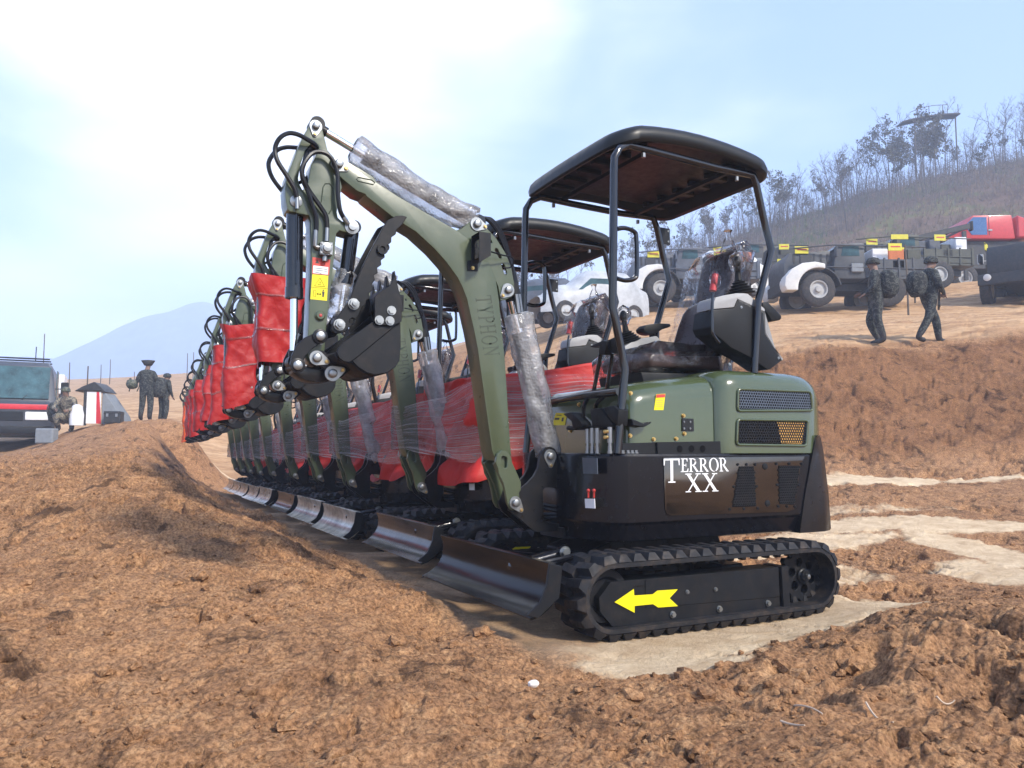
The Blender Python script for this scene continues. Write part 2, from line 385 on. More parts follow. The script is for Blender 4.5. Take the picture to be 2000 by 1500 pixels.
# --- tracks
TR, TZ, UF, UB = 0.160, 0.192, 0.616, -0.640
LST = UF - UB; LARC = math.pi * TR; LTOT = 2 * (LST + LARC)
def trackpt(s, h, v):
    s %= LTOT
    if s < LST: return (UB + s, v, TZ + TR + h)
    s -= LST
    if s < LARC:
        a = math.pi / 2 - s / TR
        return (UF + (TR + h) * math.cos(a), v, TZ + (TR + h) * math.sin(a))
    s -= LARC
    if s < LST: return (UF - s, v, TZ - TR - h)
    s -= LST
    a = -math.pi / 2 - s / TR
    return (UB + (TR + h) * math.cos(a), v, TZ + (TR + h) * math.sin(a))
def make_track(vo, vi, near):
    tr = G(); n = 132
    w0, w1 = min(vo, vi), max(vo, vi)
    sec = [(-0.026, w0), (-0.026, w1), (-0.006, w1), (0.0, w1 - 0.012), (0.0, w0 + 0.012), (-0.006, w0)]
    tr.loft([[trackpt(LTOT * i / n, h, v) for h, v in sec] for i in range(n + 1)], cap=False)
    NL = 44; pitch = LTOT / NL; vm = (w0 + w1) / 2
    for i in range(NL):
        for side, (a, b) in enumerate(((vm - 0.012, w1 + 0.004), (w0 - 0.004, vm + 0.012))):
            s0 = pitch * (i + 0.5 * side); vs = []
            out_b = side == 0
            for h, hw, ins in ((-0.002, 0.035, 0.0), (0.030, 0.016, 0.016)):
                lo = a + (0 if out_b else ins); hi = b - (ins if out_b else 0)
                tw = 0.012 if out_b else -0.012
                vs += [trackpt(s0 - hw + tw, h, lo), trackpt(s0 + hw + tw, h, lo), trackpt(s0 + hw, h, hi), trackpt(s0 - hw, h, hi)]
            tr.add(vs, [(3, 2, 1, 0), (4, 5, 6, 7), (0, 1, 5, 4), (1, 2, 6, 5), (2, 3, 7, 6), (3, 0, 4, 7)])
        s0 = pitch * i; vs = []
        for h, hw, hv in ((-0.024, 0.020, 0.022), (-0.055, 0.010, 0.016)):
            vs += [trackpt(s0 - hw, h, vm - hv), trackpt(s0 + hw, h, vm - hv), trackpt(s0 + hw, h, vm + hv), trackpt(s0 - hw, h, vm + hv)]
        tr.add(vs, [(3, 2, 1, 0), (4, 5, 6, 7), (0, 1, 5, 4), (1, 2, 6, 5), (2, 3, 7, 6), (3, 0, 4, 7)])
    t = tr.build('track', 'rubber', ex, angle=28)
    sg = 1 if vo > vi else -1
    # side frame
    poly = uz([(1193, 1137), (1521, 1108), (1524, 1188), (1197, 1225), (1172, 1195), (1170, 1168)], 0.62)
    g = G(); va, vb = sorted((sg * 0.62, sg * 0.49)); g.prism(poly, va, vb)
    e = uz([(1523, 1107), (1536, 1105), (1541, 1195), (1528, 1197)], 0.62); g.prism(e, *sorted((sg * 0.632, sg * 0.5)))
    g.prism(uz([(1260, 1131), (1520, 1109), (1523, 1166), (1262, 1188)], 0.624), *sorted((sg * 0.6205, sg * 0.624)))
    fr = g.build('track_frame', 'black_steel', t, 0.003)
    # wheels
    ax = (0, sg, 0)
    g = G(); c = (UF, sg * 0.50, TZ)
    g.lathe(c, ax, [(0, 0.0), (0, 0.118), (0.03, 0.128), (0.07, 0.128), (0.10, 0.118), (0.10, 0.09), (0.08, 0.075), (0.08, 0.03), (0.115, 0.03), (0.115, 0)], 28)
    g.build('idler_wheel', 'black_steel', t, angle=25)
    for u in (0.247, -0.038, -0.340):
        g = G(); g.lathe((u, sg * 0.50, 0.118), ax, [(0, 0), (0, 0.058), (0.045, 0.058), (0.047, 0.042), (0.06, 0.042), (0.062, 0.058), (0.108, 0.058), (0.11, 0.045), (0.10, 0.03), (0.10, 0)], 22)
        g.build('roller', 'black_steel', t, angle=25)
    g = G(); n = 11; poly = []
    for k in range(n * 4):
        a = 2 * math.pi * k / (n * 4); r_ = (0.148, 0.148, 0.122, 0.122)[k % 4]; poly.append((UB + r_ * math.cos(a), TZ + r_ * math.sin(a)))
    holes = [[(UB + 0.072 * math.cos(a0) + 0.026 * math.cos(b), TZ + 0.072 * math.sin(a0) + 0.026 * math.sin(b)) for b in [k * math.pi / 5 for k in range(10)]] for a0 in [k * math.pi / 3 + 0.3 for k in range(6)]]
    g.prism(poly, *sorted((sg * 0.535, sg * 0.565)), holes=holes)
    g.lathe((UB, sg * 0.50, TZ), ax, [(0, 0), (0, 0.085), (0.03, 0.085), (0.034, 0.0)], 24)
    g.lathe((UB, sg * 0.566, TZ), ax, [(0, 0.0), (0, 0.040), (0.012, 0.040), (0.016, 0.030), (0.03, 0.028), (0.03, 0.0)], 18)
    g.mat = 1; g.lathe((UB, sg * 0.597, TZ), ax, [(0, 0), (0, 0.013), (0.018, 0.013), (0.02, 0.0)], 14)
    g.tube([(UB + 0.015, sg * 0.605, TZ), (UB + 0.035, sg * 0.61, TZ + 0.03)], 0.002, 5); g.tube([(UB + 0.01, sg * 0.605, TZ), (UB + 0.028, sg * 0.61, TZ + 0.036)], 0.002, 5)
    g.build('sprocket', ['black_steel', 'zinc'], t, 0.002)
    if near:
        for q, r_ in (((1342, 1156), .008), ((1397, 1151), .008), ((1313, 1200), .012), ((1404, 1189), .012), ((1499, 1178), .012)):
            bolt_part(P(*q, 0.6245 if r_ < .01 else 0.6205), Y1, r_, r_ * 1.3, 'zinc', t)
        s = lambda x, y: (1080 + .1533 * x, 1040 + .1533 * y)
        g = G(); g.prism(uz([s(*q) for q in [(775, 885), (1020, 718), (1025, 800), (1262, 785), (1322, 738), (1580, 722), (1475, 835), (1582, 935), (1330, 953), (1265, 910), (1030, 933), (1030, 1020)]], 0.62), 0.6245, 0.6265)
        o = g.build('arrow_sticker', 'yellow_vinyl', t); tag(o, 'yellow arrow sticker pointing to the front')
        g = G()
        for k in range(7):   # stamped serial marks, faint
            x = 1238 + 4.4 * k; g.prism(uz([(x, 1143), (x + 3, 1142.7), (x + 3, 1147), (x, 1147.3)], 0.62), 0.6204, 0.6212)
        g.build('stamped_mark', 'black_paint', t)
    return t
make_track(0.665, 0.435, True)
make_track(-0.665, -0.435, False)
g = G(); g.box(-0.42, 0.45, -0.24, 0.24, 0.15, 0.335); g.box(-0.3, -0.16, -0.50, 0.50, 0.17, 0.27); g.box(0.2, 0.34, -0.50, 0.50, 0.17, 0.27)
g.prism([(-0.46, .25), (-0.40, .385), (0.30, .385), (0.48, .33), (0.48, .25)], -0.2, 0.2)
g.build('undercarriage', 'black_paint', ex, 0.008)
g = G(); g.lathe((-0.05, 0, 0.386), (0, 0, 1), [(0, 0), (0, .30), (.022, .30), (.024, .0)], 36); g.build('slew_ring', 'black_steel', ex)
# --- dozer blade
prof = [(.903, .356), (.889, .32), (.886, .28), (.893, .24), (.912, .205), (.942, .174), (.978, .150), (1.020, .134)]
back = [(1.010, .126), (.968, .138), (.928, .162), (.896, .195), (.877, .235), (.870, .28), (.874, .322), (.888, .362)]
g = G(); g.prism(prof + back, -0.70, 0.615)
bl = g.build('blade', 'blade_steel', ex, 0.002, angle=40)
g = G(); s = lambda x, y: (780 + .44 * x, 960 + .44 * y)
g.prism(uz([s(*q) for q in [(662, 318), (720, 330), (706, 470), (610, 562), (562, 547), (618, 495), (648, 420)]], 0.62), 0.616, 0.630)
g.prism([(.90, .358), (.86, .36), (.86, .20), (.93, .12), (1.02, .12), (.92, .165), (.888, .22), (.882, .30)], -0.715, -0.701)
g.split('end_plate', 'black_steel', bl, bevel=0.003)
g = G()
for v in (-.24, .24): g.prism([(.865, .33), (.865, .20), (.48, .17), (.42, .20), (.42, .27), (.5, .28)], v - .03, v + .03)
g.split('push_arm', 'black_paint', bl, bevel=0.004)
g = G(); a, b = Vector((.86, .16, .285)), Vector((.58, .16, .335))
g.cyl(a, a.lerp(b, .55), .018); g.cyl(a.lerp(b, .35), b, .03); g.ball(b, .042, 12, 8); g.ball(a, .035, 10, 6)
g.mat = 1; g.bolt(P(1103, 1078, .21), Y1, .022, .02)
g.build('blade_cylinder', ['black_gloss', 'zinc'], bl)
g = G(); g.tube(smoothpath([(.86, .36, .30), (.80, .38, .33), (.70, .36, .34), (.58, .3, .345)]), .011, 7); g.tube(smoothpath([(.86, .30, .27), (.78, .33, .30), (.66, .31, .32), (.56, .26, .335)]), .011, 7)
g.split('hose', 'hose_rubber', bl)
# --- swing bracket that carries the boom
s = lambda x, y: (920 + .16 * x, 840 + .16 * y)
out = [(1054, 893), (1057, 882), (1065, 874), (1074, 872), (1084, 876), (1096, 900), (1118, 944), (1121, 951), (1121, 1036), (1045, 1039), (999, 1001), (992, 985), (1000, 960), (1019, 953), (1032, 942), (1043, 930), (1051, 914)]
win = [(1061, 957), (1066, 952), (1092, 952), (1104, 958), (1106, 1014), (1096, 1022), (1070, 1021), (1062, 1014)]
po, pw = uz(out, .064), uz(win, .064)
g = G(); g.prism(po, .044, .064, holes=[pw]); g.prism(po, -.064, -.044, holes=[pw])
g.prism([(.80, .545), (.66, .445), (.45, .44), (.45, .47), (.65, .475), (.79, .56)], -.0435, .0435)
g.build('swing_bracket', 'black_paint', ex, 0.002); sb = ex.children[-1]
teardrop((1074, 891), (1075, 909), .0645, sb)
g = G(); g.cyl((.50, 0, .44), (.50, 0, .80), .05, n=24); g.box(.42, .56, -.12, .12, .40, .455); g.box(.42, .56, -.12, .12, .70, .73)
g.build('swing_post', 'black_steel', ex, 0.003)
g = G()
for k, (ya, yb) in enumerate([(985, 990), (991, 1000), (1004, 1000), (1010, 1006)]):
    g.tube(smoothpath([P(1060, ya, .03 - .01 * k), P(1085, (ya + yb) / 2 + 2, .05), P(1107, yb, .04), PU(1125, yb - 8, .52)]), .010, 8)
g.split('hose', 'hose_rubber', ex)
# --- upper structure: black lower body
plan = [(.56, -.28), (.56, .28), (.51, .42), (.49, .455), (.455, .485), (.42, .50), (-.78, .50), (-.81, .498)]
rear = [(-.86, .49), (-.93, .455), (-.985, .39), (-1.03, .26), (-1.05, .10)]
full = plan + rear + [(x, -y) for x, y in reversed(rear)] + [(x, -y) for x, y in reversed(plan[2:])]
def ins(d): return [(x - math.copysign(min(d, abs(x)), x) * (0.6 if abs(y) < .45 else .3), y - math.copysign(d, y)) for x, y in full]
g = G(); g.loft([[(x, y, z) for x, y in ins(d)] for z, d in ((.408, .05), (.415, .032), (.49, .012), (.505, 0), (.822, 0), (.833, .006), (.836, .014))])
body = g.build('lower_body', 'body_black', ex, angle=22)
g = G(); e = lambda x, y: (1040 + .3 * x, 680 + .3 * y)
panel = uz([e(*q) for q in [(850, 712), (1770, 704), (1742, 760), (1700, 1050), (1650, 1066), (900, 1090), (872, 1080), (860, 1050)]], .5)
g.prism(panel, .4998, .505); sp = g.build('side_panel', 'panel_gloss', body, 0.004, 2)
# lettering on the side panel
g = G(); V = .5055
def tq(gr, st, bl_, br, tl, tr_): text(gr, st, quadmap(P(*bl_, V), P(*br, V), P(*tl, V), P(*tr_, V), (0, 1, 0)), gap=0.06, thick=.0012)
tq(g, 'T', (1297, 943), (1327, 942.5), (1296, 896), (1327, 895.5))
tq(g, 'ERROR', (1329.5, 922), (1423, 920.5), (1329.5, 895.5), (1421, 894))
tq(g, 'XX', (1339, 961.5), (1403, 959.5), (1338, 925), (1401, 924))
tag(g.build('lettering', 'white_vinyl', sp), 'white serif lettering on the black side panel')
for vp in ([(1443, 911), (1472, 911), (1476.5, 989), (1430, 990.5)], [(1520, 909.5), (1562, 909.5), (1551.5, 986), (1523, 984.5)]):
    poly = uz(vp, .506); g = G()
    hexmesh(g, poly, .5055, .509, .0155); g.mat = 1; g.prism(poly, .5045, .5056)
    g.mat = 0
    cx_ = sum(p[0] for p in poly) / 4; cz_ = sum(p[1] for p in poly) / 4
    for p in poly + [((poly[i][0] + poly[(i + 1) % 4][0]) / 2, (poly[i][1] + poly[(i + 1) % 4][1]) / 2) for i in range(4)]:
        g.bolt((cx_ + (p[0] - cx_) * 1.18, .505, cz_ + (p[1] - cz_) * 1.1), Y1, .006, .006)
    g.build('vent', ['black_steel', 'hole_black'], sp)
g = G()
for x, y in [(1494, 911), (1499, 983)]: g.lathe(P(x, y, .5052), Y1, [(0, .018), (.004, .016), (.006, .0)], 14)
g.split('plug', 'plastic_black', sp)
# counterweight: the slanted rear corner
cwp = uz([(1590, 886), (1598, 886), (1600, 1030), (1556, 1040)], .5)
g = G()
rr = [(-.80, .506), (-.86, .502), (-.94, .468), (-1.0, .40), (-1.045, .27), (-1.065, .10)]
def cwr(z, us, k, up=0):
    r_ = [(us, .507)] + [(min(x * k, us - .01), y) for x, y in rr[1:]]
    r_ = r_ + [(x, -y) for x, y in reversed(r_)]; return [(x, y, z) for x, y in r_]
g.loft([cwr(.405, -.70, 1.035), cwr(.415, -.70, 1.045), cwr(.60, -.745, 1.035), cwr(.835, -.815, 1.005), cwr(.92, -.845, .985), cwr(.935, -.86, .975)])
g.build('counterweight', 'black_paint', ex, angle=30)
g = G(); g.prism(uz([e(*q) for q in [(810, 612), (1222, 606), (1225, 690), (815, 692)]], .49), .38, .492)
g.prism(uz([(1218, 866), (1283, 864), (1283, 887), (1218, 887)], .49), .40, .48)
g.mat = 1
for x in (958, 1035, 1107): g.lathe(P(*e(x, 655), .4925), Y1, [(0, .019), (.0015, .019), (.0016, 0)], 16)
g.build('step_box', ['plastic_black', 'hole_black'], ex, 0.004)
# front wall details
u0 = .5605
g = G(); q = [PU(x, y, u0) for x, y in [(1138, 894), (1167, 895), (1168, 926), (1140, 925)]]
g.add(q + [(x + .003, y, z) for x, y, z in q], [(0, 1, 2, 3), (7, 6, 5, 4), (0, 1, 5, 4), (1, 2, 6, 5), (2, 3, 7, 6), (3, 0, 4, 7)])
g.build('data_plate', 'plate_grey', body)
g = G(); q = [PU(x, y, u0) for x, y in [(1143, 974), (1162, 974), (1163, 993), (1144, 992)]]
g.add(q + [(x + .003, y, z) for x, y, z in q], [(0, 1, 2, 3), (7, 6, 5, 4), (0, 1, 5, 4), (1, 2, 6, 5), (2, 3, 7, 6), (3, 0, 4, 7)])
g.mat = 1
for x in (1149, 1160): g.cyl(PU(x, 972, u0 + .01), PU(x, 960, u0 + .01), .005, n=8); g.ball(PU(x, 958, u0 + .015), .009, 8, 6)
tag(g.build('tag_card', ['white_vinyl', 'red_grip'], body), 'small white tag hanging from two red grips')
# --- green hood
def sect(u, w, top, r, z0=.836, n=7):
    pts = [(u, w, z0)]
    pts += [(u, w - r + r * math.cos(R(a)), top - r + r * math.sin(R(a))) for a in [90 * k / n for k in range(n + 1)]]
    return pts + [(x, -y, z) for x, y, z in reversed(pts)]
g = G(); g.loft([sect(*a) for a in ((.372, .405, 1.10, .12), (.370, .42, 1.14, .12), (.358, .437, 1.165, .12), (.335, .446, 1.18, .12), (.28, .45, 1.193, .12), (.1, .45, 1.222, .12), (-.1, .45, 1.245, .12), (-.25, .45, 1.252, .12))])
hf = g.build('front_hood', 'green_hood', ex, angle=40)
g = G(); g.loft([sect(*a) for a in ((-.158, .447, 1.24, .12), (-.17, .465, 1.255, .115), (-.195, .488, 1.268, .11), (-.235, .502, 1.276, .105), (-.30, .506, 1.279, .10), (-.70, .506, 1.279, .10), (-.80, .502, 1.274, .105), (-.87, .487, 1.26, .11), (-.925, .455, 1.235, .12), (-.955, .415, 1.205, .13), (-.968, .37, 1.17, .14))])
hr = g.build('rear_hood', 'green_hood', ex, angle=40)
VG = .5066
for vp, amber in (([(1443, 762), (1580, 767), (1584, 800), (1442, 800)], 0), ([(1442, 822), (1575, 824), (1572, 868), (1440, 866)], 1)):
    poly = uz(vp, VG); g = G()
    g.mat = 1; g.prism([((p[0]), p[1]) for p in poly], VG - .001, VG + .0006)
    g.mat = 0; hexmesh(g, poly, VG + .0012, VG + .004, .0168, .40)
    if amber:
        g.mat = 2; g.prism(uz([(1518, 825), (1571, 826), (1566, 867), (1526, 866)], VG), VG + .0007, VG + .0011)
    gr = g.build('grille', ['plate_grey' if not amber else 'black_steel', 'hole_black', 'amber'], hr)
    cx_ = sum(p[0] for p in poly) / 4; cz_ = sum(p[1] for p in poly) / 4
    loop = []
    q = [(cx_ + (p[0] - cx_) * 1.03, cz_ + (p[1] - cz_) * 1.12) for p in poly]
    for i in range(4):
        a, b, c = Vector(q[i - 1]), Vector(q[i]), Vector(q[(i + 1) % 4])
        p0 = b + (a - b).normalized() * .02; p1 = b + (c - b).normalized() * .02
        loop += [(1 - t) ** 2 * p0 + 2 * t * (1 - t) * b + t * t * p1 for t in (0, .33, .66, 1)]
    g = G(); g.tube([(p.x, VG + .003, p.y) for p in loop], .0075, 8, closed=True); g.build('frame', 'green_hood', gr)
g = G(); V = .4505
q = [P(x, y, V) for x, y in [(1277, 801), (1281.5, 770), (1299.5, 769), (1295.5, 801)]]
sl = lambda q, d: g.add(q + [(x + d[0], y + d[1], z + d[2]) for x, y, z in q], [(0, 1, 2, 3), (7, 6, 5, 4), (0, 1, 5, 4), (1, 2, 6, 5), (2, 3, 7, 6), (3, 0, 4, 7)])
sl(q, (0, .0012, 0)); g.mat = 1; sl([(lambda a: (a[0], V + .0014, a[2]))(P(x, y, V)) for x, y in [(1281, 777), (1281.8, 770.5), (1299, 769.7), (1298.2, 776)]], (0, .0006, 0))
g.mat = 2
for k in range(4): sl([(lambda a: (a[0], V + .0014, a[2]))(P(x, y + 4 * k, V)) for x, y in [(1281, 783), (1281, 782), (1295, 781.2), (1295, 782.2)]], (0, .0004, 0))
tag(g.build('hood_sticker', ['yellow_vinyl', 'red_vinyl', 'brass'], hf), 'yellow warning sticker with a red top')
g = G(); u1 = .3735
q = [PU(x, y, u1) for x, y in [(1079, 830.5), (1086, 806.5), (1108, 807), (1103.5, 830.5)]]
sl(q, (.0012, 0, 0)); g.mat = 1
for a in ([(1083, 820), (1084.5, 816), (1093, 816), (1092, 820)], [(1096.5, 823), (1098, 815.5), (1101.5, 815.5), (1100, 823)], [(1087, 811.5), (1087.3, 810), (1097, 810.3), (1096.7, 811.8)]):
    sl([PU(x, y, u1 + .0014) for x, y in a], (.0006, 0, 0))
g.build('front_sticker', ['yellow_vinyl', 'ink'], hf)
for x, y in [(1132, 790), (1115, 841), (1215, 847)]: bolt_part(PU(x, y, .3722), (1, 0, 0), .009, .012, 'brass', hf)
for x, y in [(1231, 768), (1230, 851), (1276, 858), (1320, 857), (1334, 812), (1336, 847)]: bolt_part(P(x, y, .4502), Y1, .008, .012, 'brass', hf)
g = G(); g.prism(uz([(1331, 817), (1353, 818), (1354, 842), (1331, 842)], .45), .4502, .4572)
g.mat = 1
for x, y in [(1336, 824), (1348, 824), (1336, 837), (1348, 837)]: g.bolt(P(x, y, .4574), Y1, .005, .004)
g.build('hinge', ['black_paint', 'zinc'], hf, 0.001)
# --- pedals, levers, couplings
for poly in ([(1103, 808), (1121, 805), (1139, 824), (1143, 833), (1124, 839), (1120, 823)], [(1157, 799), (1176, 797), (1189, 812), (1203, 832), (1161, 834)], [(1183, 796), (1202, 792), (1213, 801), (1211, 832), (1196, 820)]):
    q = [PU(x, y, .455) for x, y in poly]; g = G()
    g.prism([(p[1], p[2]) for p in q], .41, .47, axis='x'); g.build('pedal', 'plastic_black', ex, 0.006, 2)
g = G(); g.prism(uz([(1224, 818), (1246, 827), (1258, 826), (1264, 824), (1261, 828), (1250, 834), (1228, 832)], .46), .44, .50); g.build('foot_rest', 'plastic_black', ex, 0.003)
g = G(); g.cyl(PU(1110, 836, .43), PU(1212, 834, .43), .012)
g.build('pedal_bar', 'black_steel', ex)
def lever(pts, uu, hand):
    q = [PU(x, y, uu) for x, y in pts]
    g = G(); g.tube(smoothpath(q, 5), .011, 8); l = g.build('travel_lever', 'black_gloss', ex)
    g = G()
    a = [PU(x, y, uu + .012) for x, y in hand]
    g.prism([(p[1], p[2]) for p in a], uu - .022, uu + .022, axis='x'); g.build('handle', 'plastic_black', l, 0.005, 2)
lever([(1173, 692), (1166, 730), (1158, 768), (1147, 780), (1140, 798), (1140, 832)], .425, [(1155, 676), (1180, 665), (1188, 667), (1184, 693), (1172, 693), (1174, 676), (1157, 679)])
lever([(1196, 690), (1190, 730), (1183, 768), (1168, 785), (1163, 800), (1163, 832)], .405, [(1184, 667), (1204, 658), (1209, 664), (1205, 690), (1194, 690), (1193, 673)])
for x, y0, y1 in ((1138, 838, 880), (1147, 836, 880), (1157, 836, 880), (1181, 834, 882)):
    g = G(); a, b = Vector(PU(x, y0, .53)), Vector(PU(x, y1, .53)); b.z = .836; a.x = b.x = .5; a.y = b.y
    g.lathe(b, (0, 0, 1), [(0, 0), (0, .013), (.012, .013), (.013, .0105), (.035, .0105), (.036, .0085), (.05, .0085), (.051, .0125), (a.z - b.z, .0125), (a.z - b.z + .002, 0)], 12)
    if x == 1181:
        g.mat = 1
        for y in (843, 854): g.lathe(PU(1186, y, .515), (1, .3, 0), [(0, 0), (0, .009), (.02, .009), (.022, 0)], 10)
    g.build('coupling', ['zinc', 'brass'], ex)
for x in (1214, 1224, 1232, 1240):
    p = P(x, 884, .47); bolt_part((p[0], .48, .836), (0, 0, 1), .009, .016, 'zinc', ex)
# --- roll-over frame and canopy
near = [P(x, y, .47) for x, y in [(1206, 883), (1213, 800), (1221, 722), (1211, 672), (1196.5, 600), (1198, 450), (1199, 330)]]
near[0] = (near[0][0], .47, .836)
top = [P(1200, 308, .47), P(1209, 290, .465), P(1228, 283, .46)]
side = [P(1300, 302, .46), P(1400, 328, .455)]
rear_ = [P(1450, 338, .45), P(1470, 343, .45), P(1478, 365, .45), P(1492, 430, .45), P(1506, 487, .45), P(1493, 540, .45), P(1480, 592, .45)]
path = near + top + side + rear_
end = path[-1]; path.append((end[0] + .03, .44, 1.27))
fr = None
for sg in (1, -1):
    g = G(); g.tube([(x, y * sg, z) for x, y, z in path], .0205, 12); o = g.build('rollover_frame', 'black_gloss', ex, angle=50)
    p1 = [(.445, -.47 * -sg, 1.975), (.40, -.47 * -sg, 1.985), (.345, -.47 * -sg, 1.975), (.33, -.47 * -sg, 1.94), (.33, -.47 * -sg, 1.77), (.345, -.47 * -sg, 1.735), (.40, -.47 * -sg, 1.72), (.45, -.47 * -sg, 1.725)]
    p1 = [(x, -.47 * -sg, z - (.03 if sg > 0 else 0)) for x, _, z in p1]
    g = G(); g.tube(smoothpath(p1, 4), .0115, 8); g.build('grab_handle', 'black_gloss', o)
    if sg > 0: continue
    y = .45 * sg; g = G(); g.box(-.615, -.53, y - .004, y + .004, 2.21, 2.32)
    g.build('bracket', 'black_steel', o, .002)
    for z_ in (2.30, 2.23): bolt_part((-.60, y + .0042, z_), Y1, .005, .004, 'zinc', o.children[-1])
g = G(); g.tube([(.445, .47, 1.137), (.45, .2, 1.136), (.452, -.06, 1.129), (.43, -.22, 1.128), (.40, -.47, 1.13)], .021, 12); g.build('cross_bar', 'black_gloss', ex, angle=50)
g = G()
for x, z in ((.20, 2.392), (-.33, 2.367)): g.box(x - .012, x + .012, -.455, .455, z, z + .022)
g.mat = 1
for x, y, z in ((.27, .46, 2.365), (-.36, .455, 2.345), (.27, -.46, 2.365), (-.36, -.455, 2.345)): g.cyl((x, y, z - .022), (x, y, z), .011, n=8)
g.build('roof_rail', ['black_steel', 'zinc'], ex)
def cz(u): return 2.455 - .22 * (u + .02) ** 2 - (.10 * max(0, u - .30) ** 1.0)
def ring(d, h, sc_=1.0, n=10):
    a, b0, b1 = .515 - d, -.60 + d, .455 - d; c = .13; pts = []
    for (cx_, cy_, a0) in ((b1 - c, a - c, 0), (b0 + c, a - c, 90), (b0 + c, -a + c, 180), (b1 - c, -a + c, 270)):
        for k in range(n + 1):
            t = R(a0 + 90 * k / n); u = cx_ + c * math.cos(t); v = cy_ + c * math.sin(t)
            if u > .25: u += .03 * (1 - (v / .52) ** 2)
            pts.append((u, v, cz(u) + h))
        # straight edges, subdivided
        nx = {0: (b0 + c, a), 90: (b0, -a + c), 180: (b1 - c, -a), 270: (b1, a - c)}[a0]
        p = pts[-1]
        for k in range(1, 8):
            t = k / 8; u = p[0] * (1 - t) + nx[0] * t; v = p[1] * (1 - t) + nx[1] * t
            if a0 == 270: u = b1 + .03 * (1 - (v / .52) ** 2)
            pts.append((u, v, cz(u) + h))
    return pts
g = G()
seq = [ring(.06, .035), ring(.05, .012), ring(.035, -.022), ring(.012, -.024), ring(0, -.012), ring(-.004, .015), ring(.004, .045), ring(.022, .062), ring(.06, .074), ring(.16, .086), ring(.3, .092)]
g.loft(seq)
cn = g.build('canopy', 'canopy_plastic', ex, angle=38)
g = G()
for k in range(6):       # stiffening ribs pressed into the underside
    for u, sgn in ((-.42, 1), (.26, 1)):
        y = -.36 + .145 * k
        g.prism([(u - .07, y - .025), (u + .07, y - .025), (u + .085, y), (u + .07, y + .025), (u - .07, y + .025), (u - .085, y)], cz(u) - .012, cz(u) + .034, axis='z')
g.split('rib', 'canopy_plastic', cn, bevel=0.006)
g = G(); g.box(-.10, .14, -.40, .40, cz(0) + .012, cz(0) + .04); g.build('roof_panel', 'canopy_plastic', cn, 0.01, 2)
g = G()
for u in (-.03, .08):
    for v in (-.28, 0.0, .26): g.lathe((u, v, cz(0) + .0118), (0, 0, -1), [(0, .026), (.0012, .026), (.0014, 0)], 16)
g.split('roof_hole', 'hole_black', cn)
# --- seat
g = G(); g.prism([(.10, 1.20), (.12, 1.27), (-.5, 1.285), (-.56, 1.25), (-.52, 1.20)], -.21, .21); g.box(-.5, .02, -.16, .16, 1.19, 1.21)
seat = g.build('seat', 'plastic_black', ex, 0.02, 2)
def pad(prof, w, name, mat, parent, puff=.025):
    """a cushion: profile (u,z) centre line list of (u,z,nx,nz,thick) lofted across the seat"""
    g = G(); rings = []
    for k in range(9):
        v = -w + 2 * w * k / 8; e = 1 - abs(v / w) ** 6 * .25
        c = (sum(p[0] for p in prof) / len(prof), sum(p[1] for p in prof) / len(prof))
        rings.append([(c[0] + (x - c[0]) * e, v, c[1] + (z - c[1]) * e) for x, z in prof])
    g.loft(rings); return g.build(name, mat, parent, 0.018, 3, angle=70)
pad([(.125, 1.285), (.145, 1.34), (.11, 1.385), (-.1, 1.375), (-.4, 1.385), (-.50, 1.40), (-.52, 1.30)], .22, 'cushion', 'vinyl_seat', seat)
pad([(-.40, 1.385), (-.40, 1.46), (-.46, 1.62), (-.515, 1.74), (-.56, 1.76), (-.60, 1.74), (-.56, 1.55), (-.50, 1.385)], .21, 'backrest', 'vinyl_seat', seat)
pad([(-.545, 1.745), (-.585, 1.90), (-.62, 2.03), (-.65, 2.06), (-.69, 2.045), (-.70, 2.0), (-.64, 1.80), (-.615, 1.735)], .155, 'headrest', 'vinyl_seat', seat)
def bagsurf(name, prof, w, seed, parent, amp=.009):
    g = G(); rings = []; n = 26
    for k in range(19):
        v = -w + 2 * w * k / 18; ring_ = []
        m = len(prof)
        e = 1.0 if abs(k - 9) < 8 else .82
        c = (sum(p[0] for p in prof) / m, sum(p[1] for p in prof) / m)
        for i in range(m):
            x, z = prof[i]; x2, z2 = prof[(i + 1) % m]
            for t in (0, .34, .67):
                px, pz = x + (x2 - x) * t, z + (z2 - z) * t
                q = Vector((px, v, pz)); d = mnoise.noise(q * 11 + Vector((seed, 0, 0))) * amp + mnoise.noise(q * 26 + Vector((seed, 3, 0))) * amp * .5
                dx, dz = px - c[0], pz - c[1]; l = math.hypot(dx, dz) + 1e-6
                ring_.append((c[0] + dx * e + dx / l * d, v, c[1] + dz * e + dz / l * d))
        rings.append(ring_)
    g.loft(rings); return g.build(name, 'clear_bag', parent, angle=60)
bagsurf('plastic_cover', [(.165, 1.27), (.175, 1.36), (.12, 1.41), (-.15, 1.40), (-.38, 1.41), (-.42, 1.47), (-.49, 1.66), (-.56, 1.86), (-.61, 2.06), (-.68, 2.10), (-.74, 2.02), (-.66, 1.74), (-.58, 1.5), (-.54, 1.30), (-.2, 1.26)], .245, 3.0, seat)
g = G(); g.loft([[(-.66 + r_ * math.cos(t), .05 + r_ * 1.5 * math.sin(t), z) for t in [k * math.pi / 5 for k in range(10)]] for z, r_ in ((2.06, .04), (2.11, .028), (2.15, .012), (2.185, .022))]); g.build('plastic_cover', 'clear_bag', seat, angle=60)
